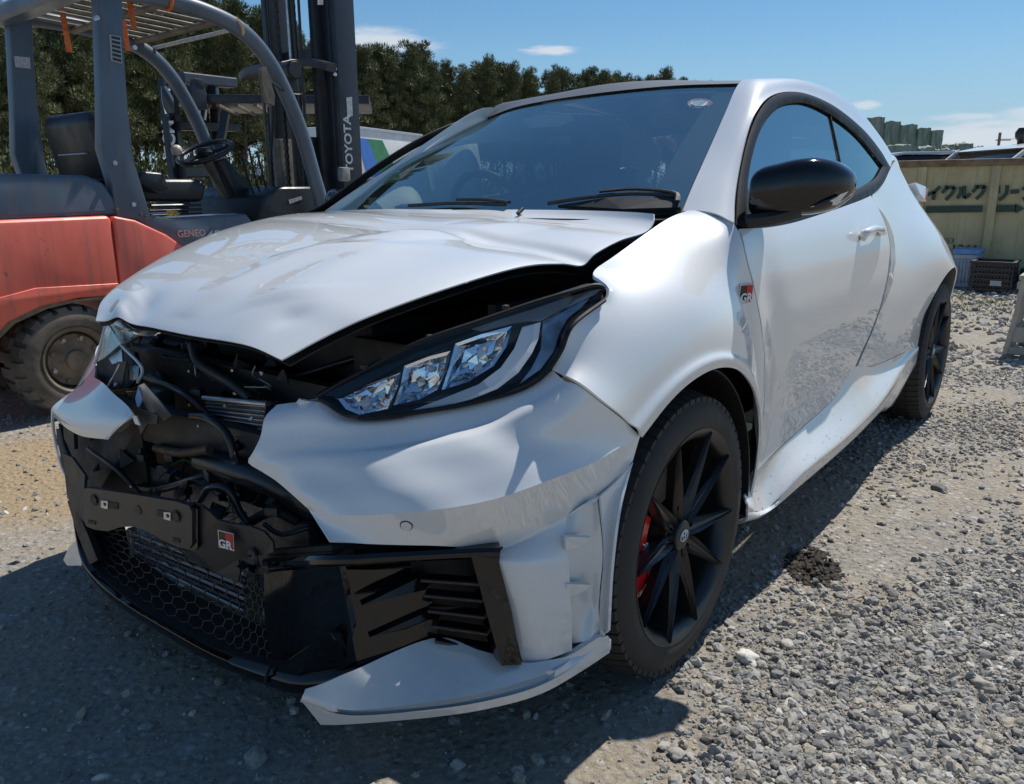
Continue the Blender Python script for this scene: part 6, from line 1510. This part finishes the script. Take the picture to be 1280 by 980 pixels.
t = empty('utility_pole', (0, 0, 0), 'thin grey utility pole with crossarm and transformers far behind the skip', 'pole')
d = 95; p = Gd(1241, d); h = Wd(1241, 166, d)[2]
tube('pole', [V(p[0], p[1], 0), V(p[0], p[1], h)], .13, FTAN, t, 8)
for z, l in ((h-.7, 1.1), (h-1.3, .8)): bar('crossarm', [V(p[0], p[1], z)-rgt*l*.3, V(p[0], p[1], z)+rgt*l], .1, .1, FTAN, t)
for s in (-.5, .5): tube('transformer', [V(p[0], p[1], h-2.6)+rgt*s, V(p[0], p[1], h-1.9)+rgt*s], .25, FTAN, t, 8)
settle(t, (p[0], p[1], 0))
p2 = Gd(1500, 90)
tag(tube('power_line', [V(p[0], p[1], h-.6), (V(p[0], p[1], h)+V(p2[0], p2[1], h))/2-V(0, 0, .9), V(p2[0], p2[1], h-.6)], .025, FBK, None, 4, 12), 'thin overhead wire running right from the utility pole', 'wire')

# ================================================================ pines
PINE = mat('pine_needles', (.075, .098, .036), .55, col2=(.14, .148, .065), vscale=1.1, detail=5, spec=.35)
BARK = mat('pine_bark', (.13, .095, .07), .9, col2=(.07, .05, .04), vscale=6, bump=.5, bscale=8)
def pine_meshes(seed, H):
    r = np.random.default_rng(seed); vs = []; fs = []
    bm = bmesh.new(); lean = r.uniform(-.25, .25, 2)
    ax = lambda z: V(lean[0]*z/H*1.2+.12*math.sin(z*.7+seed), lean[1]*z/H*1.2+.1*math.sin(z*.5+seed*2), z)
    P = [ax(z) for z in np.linspace(0, H*.97, 12)]; k = 7
    rad = np.linspace(.17, .02, 12); F = frames(P); rings = []
    for (p, t, n, b), ra in zip(F, rad): rings.append([bm.verts.new(p+n*ra*math.cos(2*PI*i/k)+b*ra*math.sin(2*PI*i/k)) for i in range(k)])
    for i in range(11):
        for j in range(k): bm.faces.new((rings[i][j], rings[i][(j+1) % k], rings[i+1][(j+1) % k], rings[i+1][j]))
    clumps = []
    nb = 40
    for i in range(nb):
        z = H*(.30+.69*(i/nb)**.9); a = i*2.4+r.uniform(-.5, .5); L = (1-((z/H-.3)/.7)**1.1)*1.75*r.uniform(.55, 1.15)+.25
        if z < H*.4 and r.random() < .35: L *= .5
        s = ax(z); e = s+V(math.cos(a)*L, math.sin(a)*L, L*r.uniform(.05, .45)); mid = (s+e)/2+V(0, 0, -.08*L)
        b_tube(bm, [s, mid, e], .028, 4)
        for q in (1.0, .72, .45):
            if r.random() < .92: clumps.append((s*(1-q)+e*q+r.normal(0, .13, 3), r.uniform(.24, .46)*(.75+.35*q)*(1.1-.5*max(0, z/H-.6))))
    clumps.append((ax(H*.99), .16)); clumps.append((ax(H*.95), .24))
    tr = bpy.data.meshes.new('trunk'); bm.normal_update(); bm.to_mesh(tr); bm.free(); tr.materials.append(BARK)
    C = []; 
    for c, R in clumps:
        n = int(185*(R/.45)**1.6); d = r.normal(size=(n, 3)); d /= np.linalg.norm(d, axis=1)[:, None]; d[:, 2] *= .75
        pos = c+d*R*r.uniform(.25, 1.0, (n, 1))**.6
        up = d+V(0, 0, .9)+r.normal(0, .35, (n, 3)); up /= np.linalg.norm(up, axis=1)[:, None]
        sd = np.cross(up, r.normal(size=(n, 3))); sd /= np.linalg.norm(sd, axis=1)[:, None]
        l = r.uniform(.15, .30, (n, 1)); w_ = r.uniform(.014, .030, (n, 1))
        C.append(np.stack([pos-sd*w_, pos+sd*w_, pos+up*l+sd*w_*.3], 1))
    A = np.concatenate(C); me = bpy.data.meshes.new('crown'); nn = len(A)
    me.vertices.add(nn*3); me.vertices.foreach_set('co', A.reshape(-1).astype('f')); me.loops.add(nn*3); me.loops.foreach_set('vertex_index', np.arange(nn*3)); me.polygons.add(nn); me.polygons.foreach_set('loop_start', np.arange(0, nn*3, 3)); me.update(); me.materials.append(PINE)
    return tr, me
variants = [pine_meshes(s, 10.5) for s in (1, 2, 3, 4, 5)]
rp = random.Random(5); cnt = 0
skyline = [(-60, 8), (0, 2), (40, 22), (90, -10), (160, -5), (230, -5), (300, 0), (350, 20), (445, 48), (480, 44), (510, 58), (540, 56), (565, 82), (600, 80), (622, 72), (650, 88), (690, 86), (722, 82), (750, 94), (785, 90), (830, 94), (870, 100), (900, 106)]
def skyh(px): return float(np.interp(px, [a for a, b in skyline], [b for a, b in skyline]))
for row in range(4):
    px = -50.+row*13
    while px < 880:
        d = 40+(px/840.)*38+row*3.2+rp.uniform(-1.2, 1.2); top = skyh(px)+rp.uniform(-9, 12)+(7 if row else 0); top += 14 if row == 0 and rp.random() < .45 else 0
        H = Wd(px, top, d)[2]; base = Gd(px, d); tr, cw_ = variants[cnt % 5] if rp.random() < .5 else variants[rp.randrange(5)]
        e = empty('pine_tree', base, 'dark green pine in the dense belt of pines behind the forklifts and truck', 'tree', 'pines in the belt behind the yard', rz=rp.uniform(0, 6.28), s=1)
        s_ = H/10.5; wdt = rp.uniform(.85, 1.15)
        e.scale = (s_*wdt, s_*wdt, s_)
        o = bpy.data.objects.new('trunk', tr); COL.objects.link(o); o.parent = e
        o = bpy.data.objects.new('crown', cw_); COL.objects.link(o); o.parent = e
        cnt += 1; px += (1.9/d*FPX)*rp.uniform(.75, 1.2)*(1.0 if row == 0 else 1.25)
# undergrowth along the foot of the pines
r = np.random.default_rng(9); A = []
for k in range(5200):
    px = r.uniform(-60, 900); d = 38.5+(px/840.)*38+r.uniform(-1, 2); b = Gd(px, d); hh = r.uniform(.5, 3.4)
    n = 16; pos = b+r.normal(0, .35, (n, 3))*V(1, 1, 0)+V(0, 0, 1)*r.uniform(0, hh, (n, 1)); sd = r.normal(0, .05, (n, 3)); upv = r.normal(0, .06, (n, 3))+V(0, 0, .16)
    A.append(np.stack([pos-sd, pos+sd, pos+upv], 1))
A = np.concatenate(A); me = bpy.data.meshes.new('undergrowth'); nn = len(A)
me.vertices.add(nn*3); me.vertices.foreach_set('co', A.reshape(-1).astype('f')); me.loops.add(nn*3); me.loops.foreach_set('vertex_index', np.arange(nn*3)); me.polygons.add(nn); me.polygons.foreach_set('loop_start', np.arange(0, nn*3, 3)); me.update(); me.materials.append(PINE)
o = link('undergrowth', me, None, None, False); tag(o, 'low dark undergrowth along the foot of the pines', 'undergrowth', kind='stuff')

# ================================================================ gravel
def stone_mat():
    m = bpy.data.materials.new('loose_stone'); m.use_nodes = True; t = m.node_tree; b = t.nodes['Principled BSDF']; b.inputs['Roughness'].default_value = .82; b.inputs['Specular IOR Level'].default_value = .3
    at = t.nodes.new('ShaderNodeAttribute'); at.attribute_name = 'tone'; rp_ = t.nodes.new('ShaderNodeValToRGB'); t.links.new(at.outputs['Fac'], rp_.inputs[0])
    e = rp_.color_ramp.elements; e[0].position = 0; e[0].color = (.15, .142, .132, 1); e[1].position = 1; e[1].color = (.68, .65, .60, 1)
    for p_, c_ in ((.25, (.25, .245, .235, 1)), (.5, (.34, .325, .295, 1)), (.72, (.35, .31, .245, 1)), (.85, (.44, .43, .40, 1))): q = e.new(p_); q.color = c_
    nz = t.nodes.new('ShaderNodeTexNoise'); nz.inputs['Scale'].default_value = 180; nz.inputs['Detail'].default_value = 5; tcn = t.nodes.new('ShaderNodeTexCoord'); t.links.new(tcn.outputs['Object'], nz.inputs[0])
    mr_ = t.nodes.new('ShaderNodeMapRange'); t.links.new(nz.outputs[0], mr_.inputs[0]); mr_.inputs[1].default_value = .3; mr_.inputs[2].default_value = .7; mr_.inputs[3].default_value = .8; mr_.inputs[4].default_value = 1.15
    mx = t.nodes.new('ShaderNodeVectorMath'); mx.operation = 'SCALE'; t.links.new(rp_.outputs[0], mx.inputs[0]); t.links.new(mr_.outputs[0], mx.inputs['Scale']); t.links.new(mx.outputs[0], b.inputs['Base Color'])
    bp = t.nodes.new('ShaderNodeBump'); bp.inputs['Strength'].default_value = .35; bp.inputs['Distance'].default_value = .002; t.links.new(nz.outputs[0], bp.inputs['Height']); t.links.new(bp.outputs[0], b.inputs['Normal'])
    return m
STONE = stone_mat()
def base_stone(sub, seed):
    bm = bmesh.new(); bmesh.ops.create_icosphere(bm, subdivisions=sub, radius=1)
    for v in bm.verts:
        p = v.co.copy(); v.co = p*(1+.50*noise.noise(p*1.1+Vector((seed*7.3, 1, 2)))+.26*noise.noise(p*2.6+Vector((seed, 5, 2))))
    bm.verts.ensure_lookup_table(); vs = np.array([v.co[:] for v in bm.verts]); fs = np.array([[v.index for v in f.verts] for f in bm.faces]); bm.free(); return vs, fs
def gravel(name, pos, rad, sub, label, seed, smooth):
    r = np.random.default_rng(seed); bases = [base_stone(sub, s) for s in range(8)]; VS, FS_, TN = [], [], []; off = 0; n = len(pos); which = r.integers(0, 8, n)
    patch = np.array([noise.noise(Vector((p[0]*1.4, p[1]*1.4, 7))) for p in pos])
    for b, (bv, bf) in enumerate(bases):
        idx = np.where(which == b)[0]; k = len(idx)
        if not k: continue
        q = r.normal(size=(k, 4)); q[:, 1:3] *= .35; q /= np.linalg.norm(q, axis=1)[:, None]; w_, x, y, z = q.T
        Rm = np.stack([1-2*(y*y+z*z), 2*(x*y-z*w_), 2*(x*z+y*w_), 2*(x*y+z*w_), 1-2*(x*x+z*z), 2*(y*z-x*w_), 2*(x*z-y*w_), 2*(y*z+x*w_), 1-2*(x*x+y*y)], 1).reshape(k, 3, 3)
        sc = rad[idx][:, None]*np.stack([r.uniform(.85, 1.45, k), r.uniform(.75, 1.1, k), r.uniform(.45, .8, k)], 1)
        P = np.einsum('kij,kvj->kvi', Rm, bv[None]*sc[:, None, :])+pos[idx][:, None, :]
        VS.append(P.reshape(-1, 3)); FS_.append((bf[None]+(np.arange(k)*len(bv))[:, None, None]+off).reshape(-1, 3)); off += k*len(bv)
        tn = np.clip(r.beta(1.7, 1.9, k)+patch[idx]*.12, 0, 1); TN.append(np.repeat(tn, len(bv)))
    A = np.concatenate(VS); F = np.concatenate(FS_); T = np.concatenate(TN); me = bpy.data.meshes.new(name); m_ = len(F)
    me.vertices.add(len(A)); me.vertices.foreach_set('co', A.reshape(-1).astype('f')); me.loops.add(m_*3); me.loops.foreach_set('vertex_index', F.reshape(-1)); me.polygons.add(m_); me.polygons.foreach_set('loop_start', np.arange(0, m_*3, 3))
    me.update(); me.polygons.foreach_set('use_smooth', [smooth]*m_); at = me.attributes.new('tone', 'FLOAT', 'POINT'); at.data.foreach_set('value', T.astype('f')); me.materials.append(STONE)
    o = bpy.data.objects.new(name, me); COL.objects.link(o); return tag(o, label, 'gravel', kind='stuff')
def dens(x, y):
    """how stony the yard is at a spot, 0..1"""
    n = noise.noise(Vector((x*1.1, y*1.1, 2)))*.5+noise.noise(Vector((x*3, y*3, 4)))*.25
    v = .26+n*.95
    v += .75*max(0, min(1, (y-.95)/.35))*max(0, min(1, (x+1.3)/.9))     # loose heap in the near right corner
    v -= .55*math.exp(-((x+.85)/.5)**2-((y-1.15)/.28)**2)               # trodden patch beside the door
    v -= .75*math.exp(-((x-.1)/1.1)**2-((y+1.75)/.55)**2)               # ochre earth near the forklift
    if y < .85 and x > -3.2: v -= .12
    if x > .1: v -= .40*max(0, min(1, (1.05-y)/.25))
    return max(0.02, min(1, v))
def scatter(n, rmin, rmax, seed, rng, pw=2.2, rsm=1.):
    r = np.random.default_rng(seed); P, Rd = [], []; fz = CAMP
    tries = 0
    while len(P) < n and tries < n*14:
        tries += 1; d = math.sqrt(r.uniform(rng[0]**2, rng[1]**2)); a = math.atan2(FW[1], FW[0])+r.uniform(-.66, .66); x, y = CAMP[0]+d*math.cos(a), CAMP[1]+d*math.sin(a)
        if r.random() > dens(x, y): continue
        rr = rmin+(rmax-rmin)*r.random()**pw; P.append((x, y, ground_h(x, y)+rr*.16)); Rd.append(rr)
    return np.array(P), np.array(Rd)
P, Rd = scatter(9500, .0032, .0145, 1, (.6, 2.5), 2.3); gravel('gravel', P, Rd, 2, 'loose grey pebbles thick on the yard in the near right corner', 1, False)
P, Rd = scatter(30000, .0015, .0050, 2, (.6, 2.6), 1.2); gravel('gravel_chips', P, Rd, 1, 'fine stone chips between the pebbles near the white car', 2, False)
P, Rd = scatter(30000, .003, .0135, 3, (2.5, 5.5), 2.4); gravel('gravel', P, Rd, 1, 'scattered gravel on the yard around the white car', 3, False)
P, Rd = scatter(20000, .010, .034, 4, (5.5, 13), 2.4); gravel('gravel', P, Rd, 1, 'pale gravel of the yard towards the skip and forklifts', 4, False)
# single stones that stand out
for px, py, s, lab in ((935, 823, .024, 'largest pale stone by the shadow edge near the front wheel'), (984, 806, .015, 'grey stone right of the largest stone near the front wheel'), (885, 862, .013, 'dull stone left of the largest stone'), (845, 943, .014, 'pale oval stone at the tip of the mirror shadow'), (320, 942, .020, 'dull stone lying in the shadow before the front bumper'), (1135, 888, .016, 'flat grey stone in the near right pebbles'), (1232, 858, .020, 'big rounded grey stone near the right edge'), (1173, 610, .022, 'dark stone on the bare ground beyond the door')):
    p = Z(px, py); bv, bf = base_stone(3, hash(lab) % 1000/37. if False else px % 17)
    bv = bv*V(1.35, .95, .62)*s+V(0, 0, s*.3); o = mesh('stone', bv, bf.tolist(), STONE, None, True); at = o.data.attributes.new('tone', 'FLOAT', 'POINT'); at.data.foreach_set('value', np.full(len(bv), {823: .95, 806: .8, 610: .05}.get(py, .6), 'f'))
    o.location = (p[0], p[1], ground_h(p[0], p[1])); o.rotation_euler = (0, 0, px*.7); tag(o, lab, 'stone')
# dark clod of wet soil by the door
SOIL = mat('dark_wet_soil', (.028, .022, .017), .9, col2=(.06, .048, .036), vscale=30, bump=.8, bscale=60)
rc = np.random.default_rng(12); n = 420; ang_ = rc.uniform(0, 2*PI, n); rr = np.sqrt(rc.random(n)); px_ = np.stack([rr*.14*np.cos(ang_), rr*.075*np.sin(ang_)], 1)
hh = np.maximum(0, (1-rr**1.5))*.020*rc.uniform(.3, 1, n); pos = np.stack([px_[:, 0], px_[:, 1], hh], 1)
o = gravel('soil_clod', pos, rc.uniform(.003, .013, n), 1, 'dark crumbly clod of soil on the gravel below the door', 12, False); o.data.materials.clear(); o.data.materials.append(SOIL); o['category'] = 'soil'
p = Z(1015, 706); o.location = (p[0], p[1], ground_h(p[0], p[1])); o.rotation_euler = (0, 0, .35)
# weeds by the skip
WEED = mat('yellow_green_weed', (.16, .20, .05), .7, var=.4, vscale=20)
r = np.random.default_rng(4); A = []
for c0 in ((1200, 385), (1240, 378), (1195, 372), (1262, 392), (1222, 382)):
    g = Z(*c0)
    for k in range(70):
        p = g+V(r.normal(0, .25), r.normal(0, .10), 0); p[2] = 0; u = V(r.normal(0, .02), r.normal(0, .02), r.uniform(.015, .05)); A.append([p-V(.004, .004, 0), p+V(.004, .004, 0), p+u])
o = mesh('weeds', np.array(A).reshape(-1, 3), [[3*i, 3*i+1, 3*i+2] for i in range(len(A))], WEED); tag(o, 'sparse yellow-green weeds on the gravel before the skip', 'weeds', kind='stuff')
